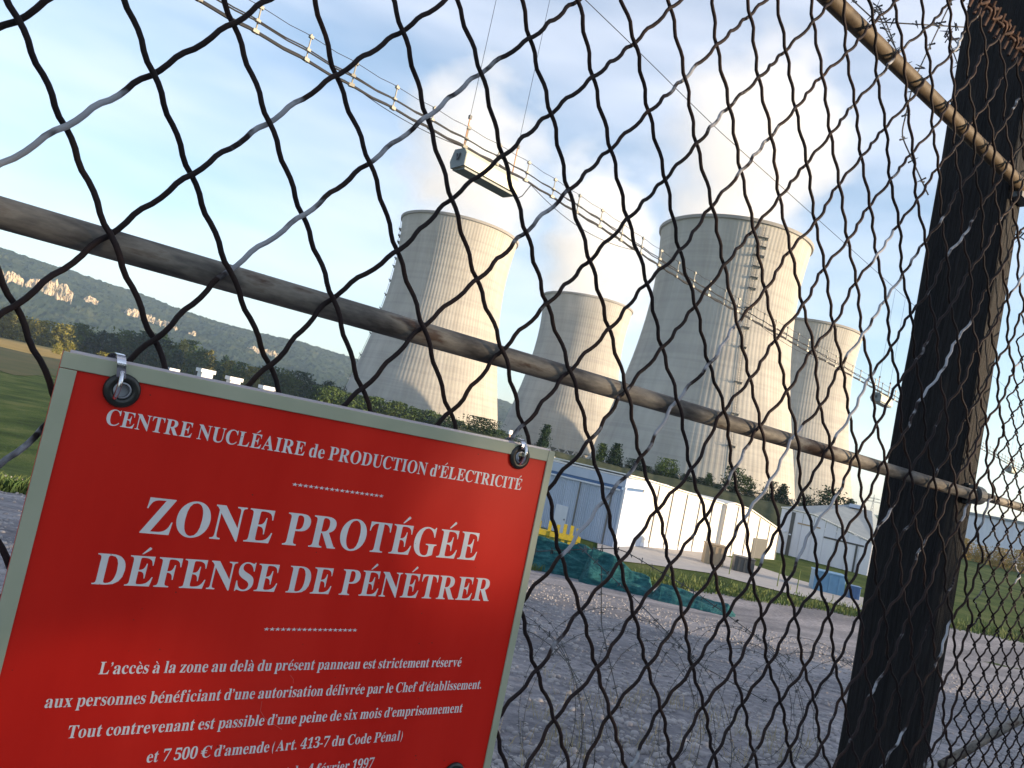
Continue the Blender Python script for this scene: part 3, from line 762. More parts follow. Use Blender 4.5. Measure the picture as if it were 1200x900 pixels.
# warehouse beyond the post
A = P(66.0, 0, 300.0); B = P(80, 0, 255.0); A.z = B.z = GROUND
wh, L = thing_at('warehouse', A, B, 'long pale blue warehouse with a dark eaves line right of the post', 'warehouse')
H = EYE + 278 * math.tan(math.radians(1.25)) - GROUND
MB().box(0, L, 0.08, 20, 0, H).build('wall', M['clad_blue'], wh)
for i in range(12):
    MB().box(i * L / 12, (i + 1) * L / 12 - .06, 0, 0.08, 0.05, H - .05).build('wall_panel', M['clad_white'], wh)
MB().box(-.2, L + .2, -.4, 20.2, H, H + .8).build('eaves', M['roof_grey'], wh)
# low roofs around the left tree belt
for i, (az, el, D, w) in enumerate([(12.6, -0.25, 190, 2.2), (14.7, 0.17, 200, 3.4), (16.65, 0.04, 200, 3.2), (19.0, -0.1, 205, 3.4)]):
    p = P(az, 0, D); zt = EYE + D * math.tan(math.radians(el)) - GROUND
    e = empty('kiosk', (p.x, p.y, GROUND), math.radians(-az + 18)); tag(e, 'small white flat roofed kiosk above the sign edge, ' + ['leftmost, mostly hidden', 'second from left, before golden poplars', 'third from left', 'rightmost of the four'][i], 'kiosk', 'white kiosks above the sign edge')
    MB().box(-w * .4, w * .4, -w * .5, w * .5, 0, zt - .9).build('wall', M['clad_white'], e)
    MB().box(-w * .52, w * .52, -w * .62, w * .62, zt - .9, zt).build('roof', M['clad_white'], e)
    MB().box(-.5, .5, -w * .5 - .04, -w * .5, 0, 2.0).build('door', M['dark_metal'], e)

# ------------------------------------------------------------------ yard things before the buildings
def put(name, px, py, label, cat, D=None, rz=0.0, group=None):
    h = hit(px, py); e = empty(name, (h[0], h[1], float(gz(*h))), rz); tag(e, label, cat, group); return e, math.hypot(*h)
# two yellow barriers behind the netting
for i, (px, wv) in enumerate(((640, 1.15), (663, 1.35))):
    p = P((41.2, 42.9)[i], 0, 49.5); e = empty('yellow_barrier', (p.x, p.y, float(gz(p.x, p.y))), math.radians(-40)); tag(e, ('yellow steel stand peeking out right beside the sign frame', 'yellow steel stand with two uprights behind the teal netting')[i], 'stand', 'yellow steel stands')
    zt = EYE - 49.5 * math.tan(math.radians(5.6)) - float(gz(p.x, p.y))
    for x in (-.8, -.25, .3, .8) if i else (-.6, .4): MB().box(x * wv * .6, x * wv * .6 + .22, -.1, .1, 0, zt - (.12 if abs(x) > .5 else 0)).build('upright', M['yellow'], e)
    MB().box(-.75 * wv, .75 * wv, -.25, .25, zt - .95, zt - .62).build('beam', M['yellow'], e)
    MB().box(-.85 * wv, .85 * wv, -.45, .45, 0, .3).build('base', M['yellow'], e)
def crate(name, az, D, w, h, dpt, mt, label, cat, lidm=None, group=None):
    p = P(az, 0, D); z = float(gz(p.x, p.y)); e = empty(name, (p.x, p.y, z), math.radians(-az + 12)); tag(e, label, cat, group)
    bevel(MB().box(-w / 2, w / 2, -dpt / 2, dpt / 2, 0, h).build('body', M[mt], e), 0.04)
    for s in (-.3, 0, .3): MB().box(w * s - .04, w * s + .04, -dpt / 2 - .04, -dpt / 2, 0.05, h - .1).build('rib', M[mt], e)
    MB().box(-w / 2 - .04, w / 2 + .04, -dpt / 2 - .04, dpt / 2 + .04, h, h + .08).build('lid', M[lidm or mt], e)
    return e
crate('crate', 53.7, 62, 1.5, 1.55, 1.2, 'brown_box', 'tan wooden crate standing before the white marquees', 'crate')
crate('skip', 55.8, 62, 1.5, 1.1, 1.2, 'dark_metal', 'dark metal skip before the lower marquee doorway', 'skip')
crate('container', 61.4, 63, 2.2, 1.45, 1.6, 'blue_box', 'bright blue container before the lavender shed', 'container')
crate('drum_box', 63.1, 63, 0.8, 0.9, 0.8, 'stripe_blue', 'small navy bin between the blue container and the post', 'bin')
# teal netting heaps
def netting(azs, el_top, el_bot, D, label, seed):
    V = []; n = 160; mrows = 48; F = []
    for i in range(n + 1):
        u = i / n; az = azs[0] + (azs[1] - azs[0]) * u
        et = np.interp(u, *el_top)
        for j in range(mrows + 1):
            v = j / mrows
            r = D - 2.2 + v * 4.6 + 0.3 * float(fbm(az * 1.3, 2, 3, seed)); a_ = math.radians(az)
            x, y = r * math.sin(a_), r * math.cos(a_); g = float(gz(x, y))
            hgt = max(0.03, (EYE + D * math.tan(math.radians(et))) - float(gz(D * math.sin(a_), D * math.cos(a_))))
            f = math.sin(PI * v) ** 0.7 * min(1, 9 * u, 9 * (1 - u) + 0.05)
            fold = 0.20 * math.sin(az * 0.7 + v * 17 + 5.5 * float(fbm(az * .35, v * 1.5, 2, seed))) + 0.9 * float(fbm(az * .45, v * 2.2, 2, seed + 2)) + 0.05 * math.sin(az * 1.3 + v * 41)
            V.append((x, y, g + 0.02 + hgt * f * (0.80 + fold)))
    for i in range(n):
        for j in range(mrows): k = i * (mrows + 1) + j; F.append((k, k + mrows + 1, k + mrows + 2, k + 1))
    b = MB(); b.add(V, F); o = b.build('netting_heap', M['teal_net'], smooth=True); tag(o, label, 'netting'); return o
netting((38.5, 47.0), ([0, .5, .8, 1], [-6.7, -6.6, -7.0, -7.4]), (0, 0), 41, 'crumpled teal netting heap before the blue hall, highest of them', 3)
netting((44.5, 50.2), ([0, .4, 1], [-7.1, -7.4, -8.0]), (0, 0), 39.0, 'flatter teal netting heap sloping down to the right of the first', 9)
netting((49.8, 56.0), ([0, .4, 1], [-8.2, -8.35, -8.5]), (0, 0), 37.5, 'low teal netting strip lying along the grass verge', 15)
# thin green posts of the inner fence on the grass
for i, (az, D) in enumerate([(55.0, 58), (58.3, 58), (59.6, 57)]):
    p = P(az, 0, D); z = float(gz(p.x, p.y)); e = MB().tube([(0, 0, 0), (0, 0, 1.7)], .035, 6).build('green_stake', M['grass_blade'], loc=(p.x, p.y, z)); tag(e, 'thin green stake on the grass ' + ('below the crate', 'before the shed corner', 'right beside the shed lamps')[i], 'stake', 'green stakes on the grass')

# red and white mast, pylons
p = P(37.25, 0, 300); e = empty('mast', (p.x, p.y, GROUND)); tag(e, 'thin pale pink mast with a white head between the two left towers', 'mast')
MB().tube([(0, 0, 0), (0, 0, 7.2)], [.45, .35], 8).build('pole', mat('mast_pink', (0.6, 0.42, 0.38), 0.6), e)
MB().box(-.8, .8, -.5, .5, 7.2, 8.9).build('lamp_head', M['clad_white'], e)
def pylon(az, D, zt, label):
    p = P(az, 0, D); e = empty('pylon', (p.x, p.y, GROUND), math.radians(-az)); tag(e, label, 'pylon', 'lattice pylons')
    H_ = zt - GROUND; b = MB(); w = H_ * 0.085
    for sx in (-1, 1):
        for sy in (-1, 1): b.tube([(sx * w, sy * w, 0), (sx * w * .25, sy * w * .25, H_ * .7), (sx * w * .12, sy * w * .12, H_)], .16, 4)
    for k in range(9):
        z0, z1 = H_ * k / 10, H_ * (k + 1) / 10; w0, w1 = w * (1 - .98 * k / 9), w * (1 - .98 * (k + 1) / 9)
        for sy in (-1, 1): b.tube([(-w0, sy * w0, z0), (w1, sy * w1, z1)], .1, 4); b.tube([(w0, sy * w0, z0), (-w1, sy * w1, z1)], .1, 4)
    b.build('lattice_body', M['zinc'], e)
    for z, l in ((.72, .3), (.84, .22)):
        c = MB(); c.tube([(-H_ * l, 0, H_ * z), (H_ * l, 0, H_ * z)], .2, 4); c.tube([(-H_ * l, 0, H_ * z), (0, 0, H_ * (z + .05)), (H_ * l, 0, H_ * z)], .12, 4); c.build('crossarm', M['zinc'], e)
pylon(63.35, 700, EYE + 700 * math.tan(math.radians(1.25)), 'distant lattice pylon low on the skyline beside the dark post')

# ------------------------------------------------------------------ rusty hedge and grass beyond the post
for i in range(15):
    az = 64.8 + i * 1.02; p = P(az, 0, 232 - 2 * i)
    z = float(gz(p.x, p.y)); t = tree('bush_mid', (p.x, p.y, z - .1), 4.6 + .5 * math.sin(i * 2.1), 'russet bush in the hedge before the pale blue warehouse', 'bush', 'russet hedge bushes', 0.75)
    for ch in t.children:
        if ch.name.startswith('crown'):
            me = ch.data.copy(); me.materials.clear(); me.materials.append(M['hedge_rust']); ch.data = me
# ------------------------------------------------------------------ unseen tree added behind the photographer to shade the sign
PXX, PYY = -math.cos(math.radians(SUN_AZ)), math.sin(math.radians(SUN_AZ))
def shade_tree():
    c = -2.25; d = 12.0
    x, y = d * math.sin(math.radians(SUN_AZ)) + c * PXX, d * math.cos(math.radians(SUN_AZ)) + c * PYY
    t = empty('broadleaf_tree', (x, y, float(gz(x, y)) - .05)); tag(t, 'dense broadleaf tree on the open side of the fence, shading the red sign', 'tree')
    h, w = 6.2, 5.6
    o = bpy.data.objects.new('crown', crown_mesh('crown', h, w, 9000, 0.20, 'round', 77, M['leaf_mid'], 0.05)); o.parent = t; COL.objects.link(o)
    tm = trunk_mesh(h, 0.13, 3); tm.materials.append(M['bark']); o = bpy.data.objects.new('trunk', tm); o.parent = t; COL.objects.link(o)
shade_tree()
# unseen shrub row added on the same side to shade the near ground
for i in range(15):
    c = -9 + i * 1.75; d = 10.5 + 1.2 * math.sin(i * 1.7)
    x, y = d * math.sin(math.radians(SUN_AZ)) + c * PXX, d * math.cos(math.radians(SUN_AZ)) + c * PYY
    tree('bush_dark', (x, y, float(gz(x, y)) - .1), 3.0 + .3 * math.sin(i * 2.9), 'dark shrub in the row on the open side of the fence, opposite the sign', 'shrub', 'shrub row on the open side of the fence', 0.72)

# ------------------------------------------------------------------ the overhead light cable with hanging boxes
LA = 81.4; LP = 14.0
lu = Vector((math.sin(math.radians(LA)), math.cos(math.radians(LA)), 0)); ln = Vector((-lu.y, lu.x, 0))   # ln points away from the camera
LH = EYE + 0.4634 * LP
def lpt(t, z=0.0, off=0.0):
    """t metres along the cable from the point nearest to the camera"""
    sag = LP * (float(np.interp(t / LP, [0.2, .388, .6, .91, 1.17, 1.5, 3], [.474, .475, .477, .485, .478, .4634, .4634])) - .4634)
    return lu * t + ln * (LP + off) + Vector((0, 0, LH + z + sag))
boxt = [0.841 * LP, 2.99 * LP, 5.35 * LP]
cab = empty('cable_line', tuple(lpt(0.3 * LP))); tag(cab, 'bundle of black overhead cables with pale spacers running across the sky and towers', 'cable')
inv = Vector(tuple(lpt(0.3 * LP)))
T0, T1 = -1.6 * LP, 9.5 * LP
tt = np.arange(T0, T1, 0.36)
def cpath(z, off, wob, seed, ph=0.0):
    return [tuple(lpt(t, z + wob * (float(fbm(t * 0.35, seed, 3, seed))) - 0.03 * math.sin((t - ph) * PI / (.0775 * LP)) ** 2, off) - inv) for t in tt]
for z, off, r, wob, seed in ((-.20, 0.0, .028, .04, 1), (-.13, .10, .022, .05, 2), (-.02, -.06, .016, .10, 3), (0.05, .05, .014, .10, 4), (.30, 0, .007, .01, 5)):
    MB().tube(cpath(z, off, wob, seed), r, 6).build('cable', M['cable'], cab)
cl = MB(); cl.tube([(0, 0, -.24), (0, 0, .34)], .016, 6)
cl.box(-.045, .045, -.03, .03, -.02, .04); cl.box(-.045, .045, -.03, .03, .25, .31); cl.box(-.06, .06, -.04, .04, -.23, -.16)
me_sp = cl.mesh('spacer'); me_sp.materials.append(M['insulator'])
for k in range(-24, 105):
    t = (.388 + .0775 * k) * LP
    if t > T1 - .5: break
    o = bpy.data.objects.new('spacer', me_sp); o.parent = cab; o.location = tuple(lpt(t) - inv); o.rotation_euler = (0, 0, math.atan2(lu.y, lu.x) + 0.3 * math.sin(k * 2.3)); COL.objects.link(o)
# sagging slack wires
for k, (a0, a1, dz) in enumerate([(.94 * LP, 1.30 * LP, -.35), (.55 * LP, .78 * LP, -.12), (1.9 * LP, 2.4 * LP, -.2)]):
    MB().tube([tuple(lpt(a0 + (a1 - a0) * s, -.2 + dz * 4 * s * (1 - s)) - inv) for s in np.linspace(0, 1, 24)], .009, 5).build('slack_wire', M['cable'], cab)
# messenger wire above
mes = MB().tube([tuple(lpt(t, 0.84 * LP - .4634 * LP + .0 * t)) for t in np.arange(T0, T1, 2.0)], .012, 5).build('messenger_wire', M['cable']); tag(mes, 'thin lone wire high above the cable bundle crossing the sky', 'wire')
ang = math.atan2(lu.y, lu.x)
for i, bt in enumerate(boxt):
    base = lpt(bt, -.50, .12); e = empty('hanging_box', tuple(base), ang)
    tag(e, ['nearest hanging cream box with a dark underside, left above the first tower', 'middle hanging box, small beside the post left edge', 'farthest hanging box, tiny and right of the post'][i], 'box', 'boxes hanging from the overhead cable')
    Lb = 0.92
    prof = [(p * .8, q * .8) for p, q in ((-.34, -.24), (.26, -.30), (.36, -.08), (.24, .30), (-.20, .30), (-.34, .14))]
    b = MB(); V = [(-Lb, p[0], p[1]) for p in prof] + [(Lb, p[0], p[1]) for p in prof]; n6 = 6
    b.add(V, [(0, 1, 2, 3, 4, 5), (11, 10, 9, 8, 7, 6)] + [(q, q + 6, (q + 1) % 6 + 6, (q + 1) % 6) for q in range(6)])
    b.build('housing', M['box_cream'], e)
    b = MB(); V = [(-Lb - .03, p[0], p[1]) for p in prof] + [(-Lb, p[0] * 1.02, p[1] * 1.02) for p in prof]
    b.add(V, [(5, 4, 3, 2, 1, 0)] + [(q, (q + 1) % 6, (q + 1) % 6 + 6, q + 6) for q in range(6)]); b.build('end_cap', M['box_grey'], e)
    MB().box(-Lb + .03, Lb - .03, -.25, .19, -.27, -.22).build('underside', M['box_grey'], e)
    MB().ribbon([(-Lb - .035, -.05, .12), (-Lb - .06, -.02, -.06), (-Lb - .035, .06, .12)], (0, .02, 0), .02, (-1, 0, 0)).build('handle', M['dark_metal'], e)
    for s in (-1, 1):
        x = s * (Lb - .06)
        MB().tube([(x, 0, .22), (x, 0, 1.05)], .018, 6).build('hanger_rod', M['rod_orange'], e)
        MB().box(x - .035, x + .035, -.03, .03, 1.03, 1.12).build('shackle', M['dark_metal'], e)
        MB().tube([(x, 0, 1.1), (x, 0, 0.84 * LP - .4634 * LP + .52)], .007, 4).build('suspension_wire', M['cable'], e)
    MB().tube([(Lb + .02, 0, -.1), (Lb + .25, .02, -.22), (Lb + .45, 0, -.05), (Lb + .62, -.05, .3)], .015, 6).build('feed_cable', M['cable'], e)

# ------------------------------------------------------------------ the mesh fence
FY = 0.53313
X0 = np.array([-0.01256857, 0.17832532]); E1 = np.array([0.038932, 0.0551412]); E2 = np.array([0.038932, -0.0551412])
RES = {}
for q in "0,0,4.0,-1.6;0,1,1.3,3.8;0,2,-1.3,3.2;1,1,-0.3,0.2;1,2,-2.3,2.6;1,3,-4.1,2.4;2,1,0.9,0.1;2,2,-1.9,0.2;2,3,-1.7,2.8;2,4,-5.3,4.1;2,5,-4.3,0.9;3,2,-0.8,-0.1;3,3,-1.2,1.6;3,4,-0.3,2.3;3,5,-3.0,2.4;3,6,0.9,-1.5;3,10,-0.1,0.2;3,11,-1.4,1.0;4,2,0.4,-1.3;4,3,-0.5,2.8;4,4,-3.2,0.3;4,5,-0.5,2.7;4,6,1.2,2.0;4,7,2.5,1.8;4,8,6.5,-2.8;4,9,1.7,-1.3;4,10,3.4,-3.1;4,11,2.3,1.2;4,12,-2.4,0.6;5,3,-2.3,-0.1;5,4,-0.9,2.3;5,5,-1.2,-1.1;5,6,0.7,4.0;5,7,4.3,1.5;5,8,8.5,2.5;5,9,5.7,-3.7;5,10,5.2,-1.5;5,11,2.5,-5.7;5,12,-0.0,1.8;5,13,-2.2,2.5;5,14,-5.4,4.7;6,3,1.0,-0.7;6,4,-1.9,-1.4;6,5,-1.2,1.0;6,6,0.4,-2.7;6,7,4.7,2.0;6,8,4.6,-2.3;6,9,5.9,-2.8;6,10,7.6,-4.7;6,11,5.4,1.0;6,12,3.4,-5.0;6,13,-1.0,-0.3;6,14,-5.3,1.4;6,15,-8.0,5.8;7,3,0.5,-2.6;7,4,-0.0,0.7;7,5,-2.9,-3.5;7,6,-0.1,2.0;7,7,3.0,-1.6;7,8,5.4,2.4;7,9,4.8,2.4;7,10,10.0,-3.5;7,11,10.7,-4.9;7,12,5.9,-0.7;7,13,3.4,-6.5;7,14,-1.3,-2.6;7,15,-6.9,0.5;8,4,-0.7,-4.9;8,5,-0.7,1.7;8,6,-1.2,-3.6;8,7,3.3,-3.7;8,8,3.7,-4.1;8,9,6.0,3.2;8,10,7.8,6.4;8,11,5.3,6.0;8,13,2.2,-3.4;8,14,-1.3,-4.1;8,15,-7.6,0.5;9,4,0.7,1.1;9,5,-2.4,-5.5;9,6,-2.9,0.6;9,7,-1.6,-4.7;9,8,-0.4,3.9;9,9,0.9,-4.5;9,10,4.9,3.6;9,11,1.3,1.1;9,14,-1.5,-5.7;9,15,-5.8,-2.7;10,5,-1.5,0.3;10,6,-5.7,-3.5;10,7,-2.4,1.5;10,8,-2.3,-5.3;10,9,1.8,0.1;10,10,-0.3,-4.5;10,11,3.2,4.2;10,12,-0.4,3.5;11,5,-1.9,-5.6;11,6,-2.6,0.5;11,7,-4.0,-4.1;11,8,-3.8,0.2;11,9,-4.9,-5.3;11,10,3.3,3.8;11,11,2.5,3.2;11,12,2.9,1.2;11,13,3.6,1.2;12,6,-7.7,-11.5;12,7,-5.1,-0.9;12,8,-5.3,-6.5;12,9,-2.2,-2.1;12,10,-5.9,-4.1;12,11,-0.4,-0.4;12,12,-4.9,-2.0;12,13,0.0,3.0;12,14,-5.1,0.2;13,6,-2.2,-1.4;13,7,-7.7,-5.8;13,8,-4.3,0.9;13,9,-8.0,-5.0;13,10,-2.2,1.0;13,11,-6.2,-0.2;13,12,-4.4,3.8;13,13,-3.8,0.1;13,14,-5.3,4.4;14,7,-1.7,-2.3;14,8,-7.1,-6.7;14,9,-5.7,2.0;14,10,-6.9,-4.9;14,11,-3.9,4.9;14,12,-1.7,-0.5;14,13,-2.9,5.4;14,14,-4.2,6.7;15,7,1.3,-2.6;15,8,-1.4,2.1;15,9,-4.2,-4.2;15,10,-3.5,1.5;15,11,-3.3,-2.9;15,12,-5.8,1.7;15,13,-4.8,-1.2;16,7,6.4,1.5;16,8,2.3,1.6;16,9,4.8,5.9;16,10,-1.4,-6.3;16,11,-2.0,2.9;16,12,0.3,-0.9;17,8,15.3,7.8;17,9,9.1,5.0;17,10,8.3,3.7;17,11,-0.5,2.0;18,8,23.7,10.0;18,9,22.0,14.4".split(';'):
    a_, b_, dx, dz = q.split(','); RES[(int(a_), int(b_))] = (float(dx) / 1000, float(dz) / 1000)
RK = np.array(list(RES)); RV = np.array(list(RES.values()))
nr_ = np.random.RandomState(2)
JIT = {}
def node_pos(a, b):
    p = X0 + a * E1 + b * E2
    if (a, b) in RES: return p + RES[(a, b)]
    d2 = ((RK - (a, b)) ** 2).sum(1); w = 1 / (d2 + 0.3) ** 1.5; m = (RV * w[:, None]).sum(0) / w.sum(); near = math.exp(-math.sqrt(d2.min()) / 8)
    if (a, b) not in JIT:
        JIT[(a, b)] = nr_.normal(0, 0.0016, 2)
    return p + m * near + JIT[(a, b)]
Z_TOP, Z_BOT = 0.80, -1.50
X_L, X_R = -1.05, 1.452
fence = empty('mesh_fence', (0, FY, 0)); tag(fence, 'rusty diamond mesh fence with two pipe rails and a dark square post', 'fence')
def zfloor(x): return float(gz(x, FY)) - EYE + 0.04
def wire(kind, idx):
    pts = []; rngs = range(-60, 120)
    nodes = []
    for k in rngs:
        a_, b_ = (idx, k) if kind == 0 else (k, idx)
        p0 = X0 + a_ * E1 + b_ * E2
        if X_L - .05 <= p0[0] <= X_R + .05 and zfloor(p0[0]) - .03 <= p0[1] <= Z_TOP + .03:
            p = node_pos(a_, b_); nodes.append((p[0], p[1], 1 if (a_ + b_) % 2 else -1))
    if len(nodes) < 2: return
    S = 10; P_ = []
    nd = np.array(nodes)
    sgn = 1 if kind == 0 else -1
    for i in range(len(nd) - 1):
        # smooth (Catmull-Rom) through the nodes
        p1, p2 = nd[i, :2], nd[i + 1, :2]; p0_ = nd[i - 1, :2] if i else 2 * p1 - p2; p3 = nd[i + 2, :2] if i + 2 < len(nd) else 2 * p2 - p1
        d = (p2 - p1); L = np.linalg.norm(d); nrm = np.array([-d[1], d[0]]) / L
        for s in range(S):
            t = s / S
            c = 0.5 * ((2 * p1) + (-p0_ + p2) * t + (2 * p0_ - 5 * p1 + 4 * p2 - p3) * t * t + (-p0_ + 3 * p1 - 3 * p2 + p3) * t ** 3)
            ph = 2 * PI * t * 2 + 0.4
            c = c + nrm * ((0.0009 if p1[0] < 0.3 else 0.0013) * (math.sin(ph) + 0.16 * math.sin(3 * ph)) * sgn)
            yo = nd[i, 2] * sgn * 0.0028 * math.cos(PI * t) + 0.0011 * math.cos(ph)
            P_.append((c[0], yo, c[1] + EYE))
    P_.append((nd[-1, 0], 0, nd[-1, 1] + EYE))
    rad = 0.00195 * (1 + 0.13 * fbm(np.arange(len(P_)) * .45, idx * 7.7 + kind * 31, 3, 5))
    b = MB(); b.tube(P_, rad, 7, up=(0.05, 1, 0.03)); b.build('wire', M['rust_wire' if kind == 0 else 'part_zinc_wire'], fence, smooth=True)
for idx in range(-60, 110): wire(0, idx)
for idx in range(-60, 110): wire(1, idx)
# twisted selvedge along the top of the mesh
b = MB(); L_ = np.arange(X_L, X_R, 0.006)
for ph in (0, PI):
    b.tube([(x, 0.004 * math.cos(x * 260 + ph), EYE + Z_TOP + 0.006 + 0.007 * math.sin(x * 130 + ph)) for x in L_], 0.0028, 5)
b.build('selvedge', M['rust'], fence, smooth=True)
b = MB()
for k in range(int((X_R - X_L) / .0195)):
    x = X_L + k * .0195; b.tube([(x, -.006, EYE + Z_TOP + .016), (x + .008, .004, EYE + Z_TOP - .004), (x + .003, .006, EYE + Z_TOP - .02)], .0026, 5)
o = b.build('selvedge_twist', M['rust'], fence); o['kind'] = 'stuff'
# rails behind the mesh
b = MB(); b.tube([(x, 0.0165, EYE + 0.0675 + 0.0012 * math.sin(x * 3)) for x in np.linspace(X_L, 1.455, 60)], 0.0098, 20, up=(0, 1, 0.01)); o = b.build('rail', M['pipe'], fence, smooth=True); o['label'] = 'weathered grey middle pipe rail'
b = MB(); b.tube([(x, 0.018, EYE + 0.620) for x in np.linspace(X_L, 1.438, 30)], 0.0110, 20, up=(0, 1, 0.01)); o = b.build('rail', M['tan_pipe'], fence, smooth=True); o['label'] = 'tan painted upper pipe rail ending at the post'
b = MB(); b.tube([(1.50, 0.022, EYE - 0.405), (1.66, 0.022, EYE - .376), (1.82, 0.024, EYE - .352), (2.3, .03, EYE - .29)], [.008, .008, .008, .008], 12, up=(0, 1, .01)); o = b.build('brace_rod', M['pipe'], fence, smooth=True)
# finer chain link bay beyond the post
bay = empty('chain_link_bay', (1.466, FY, 0)); tag(bay, 'finer and darker chain link bay continuing right of the dark post', 'fence')
XB = 3.4
def link_wire(i):
    xc = 0.012 + i * 0.030; pts = []; q = 0.0255; z0 = zfloor(1.466 + xc) + EYE; z1 = EYE + Z_TOP + .01
    k = 0; z = z0; rg = random.Random(i)
    ph = 1 if i % 2 else -1
    n = int((z1 - z0) / q)
    for j in range(n + 1):
        s = ph * (1 if j % 2 else -1); zz = z0 + j * q + rg.uniform(-.0012, .0012)
        xk = xc + s * 0.0168 + rg.uniform(-.001, .001)
        pts += [(xk - s * .0022, -0.0022 * s, zz - q * .16), (xk, 0.0, zz), (xk - s * .0022, 0.0022 * s, zz + q * .16)]
        pts += [(xc + s * .0035, .0026 * s, zz + q * .40), (xc - s * .0035, .0012 * s, zz + q * .60)]
    b = MB(); b.tube(pts, 0.0015, 5, up=(0.05, 1, 0.03)); o = b.build('wire', M['rust_wire' if i % 5 else 'part_zinc_wire'], bay, smooth=True)
for i in range(int((XB - 1.48) / 0.030)): link_wire(i)
b = MB(); b.tube([(x, 0.012, EYE + 0.0685) for x in np.linspace(0, XB - 1.466, 30)], 0.0078, 16, up=(0, 1, 0.01)); o = b.build('rail', M['pipe'], bay, smooth=True)
b = MB(); b.tube([(x, 0.003 * math.sin(x * 200), EYE + Z_TOP + .004 * math.sin(x * 140)) for x in np.arange(0, XB - 1.466, .006)], 0.0028, 5); b.build('selvedge', M['rust'], bay, smooth=True)
# posts
def post(x, label=None):
    b = MB(); zz = np.linspace(float(gz(x, FY)) - .1, EYE + 1.25, 26); F = []; V = []
    for i, z in enumerate(zz):
        j = [0.0025 * math.sin(z * 7 + k * 2.1) + 0.0015 * math.sin(z * 19 + k) for k in range(4)]
        V += [(x + j[0], .030, z), (x + .064 + j[1], .030, z), (x + .064 + j[2], .158, z), (x + j[3], .158, z)]
    for i in range(25):
        for k in range(4): F.append((i * 4 + k, i * 4 + (k + 1) % 4, i * 4 + 4 + (k + 1) % 4, i * 4 + 4 + k))
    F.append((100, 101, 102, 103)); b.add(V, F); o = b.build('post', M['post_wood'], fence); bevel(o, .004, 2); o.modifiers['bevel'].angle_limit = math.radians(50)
    b = MB(); b.lathe([(.0105, -.012), (.0165, -.012), (.0165, .012), (.0105, .012)], 18, closed=True)
    o = b.build('clamp', M['dark_metal'], fence); o.rotation_euler = (0, PI / 2, 0); o.location = (x + .034, .0165, EYE + .0675)
    MB().box(x + .022, x + .046, .0235, .034, EYE + .05, EYE + .085).build('bracket', M['dark_metal'], fence)
    MB().box(x + .006, x + .058, .010, .0315, EYE + .597, EYE + .6065).build('bracket', M['dark_metal'], fence)
post(1.401); post(-1.0)
for o in list(fence.children):
    if o.name.startswith('clamp') and o.location.x < 0 or o.name.startswith('bracket') and o.data.vertices[0].co.x < 0: bpy.data.objects.remove(o)
# ------------------------------------------------------------------ barbed wire and razor coils behind the fence
def barb_strand(path, r, bm, spacing=0.055, size=0.016, seed=1):
    rg = np.random.RandomState(seed); p = np.array(path); bm.tube(p, r, 5)
    seg = np.linalg.norm(np.diff(p, axis=0), axis=1); s = np.concatenate([[0], np.cumsum(seg)])
    for d in np.arange(spacing * .5, s[-1], spacing):
        q = np.array([np.interp(d, s, p[:, k]) for k in range(3)]); q2 = np.array([np.interp(d + .01, s, p[:, k]) for k in range(3)]); t = q2 - q; t /= np.linalg.norm(t) + 1e-9
        for sg in (-1, 1):
            u = rg.normal(0, 1, 3); u -= u @ t * t; u /= np.linalg.norm(u)
            bm.tube([q + t * sg * .003 - u * size * .8, q + t * sg * .002 + u * size], [r * 1.5, r * .4], 4, caps=False)
def coil(x0, x1, y, zf, rad, pitch, label, seed, name='razor_wire_coil'):
    rg = np.random.RandomState(seed); n = int((x1 - x0) / pitch * 26); path = []
    for i in range(n):
        t = i / n; x = x0 + (x1 - x0) * t; th = 2 * PI * (x - x0) / pitch
        rr = rad * (1 + .18 * float(fbm(th * .25, seed, 3, seed))); sk = 0.8 * float(fbm(th * .12, seed + 5, 2, seed))
        path.append((x + pitch * .9 * math.sin(th * .5) * .5 + sk * math.sin(th) * .25, y + rr * math.cos(th) + .08 * math.sin(th * .3), zf(x) + rr * math.sin(th)))
    b = MB(); barb_strand(path, .0017, b, .07, .014, seed); o = b.build(name, M['barb']); tag(o, label, 'barbed wire'); return o
coil(0.9, 5.4, 2.35, lambda x: float(gz(x, 2.35)) + .62, .36, .42, 'loose coil of thin barbed wire standing low behind the fence mesh', 3)
coil(1.2, 5.8, 3.0, lambda x: float(gz(x, 3.0)) + .55, .42, .5, 'second barbed wire coil lying farther behind the first one', 8)
def strand(pts, label, seed, n=40):
    P_ = []
    pts = np.array(pts, float); k = np.arange(len(pts)); tt_ = np.linspace(0, len(pts) - 1, n)
    P_ = np.array([[np.interp(t, k, pts[:, c]) for c in range(3)] for t in tt_])
    for _ in range(3): P_[1:-1] = (P_[:-2] + 2 * P_[1:-1] + P_[2:]) / 4
    b = MB(); barb_strand(P_, .0018, b, .06, .014, seed); o = b.build('barbed_wire', M['barb']); tag(o, label, 'barbed wire')
strand([tuple(P(40.3, -8.2, 2.6)), tuple(P(47, -6.4, 2.7)), tuple(P(53, -8.2, 3.0)), tuple(P(60, -11.0, 3.3))], 'slack barbed wire strand crossing before the white marquee base', 21)
strand([tuple(P(44, -6.9, 2.9)), tuple(P(49, -9.8, 2.9)), tuple(P(54, -12.9, 2.9)), tuple(P(59, -14.0, 3.0))], 'barbed wire strand slanting down to the right over the gravel', 22)
strand([tuple(P(46, -8.0, 2.6)), tuple(P(46.8, -12, 2.6)), tuple(P(49.5, -17.5, 2.5))], 'short steep barbed wire piece hanging near the sign edge', 23)
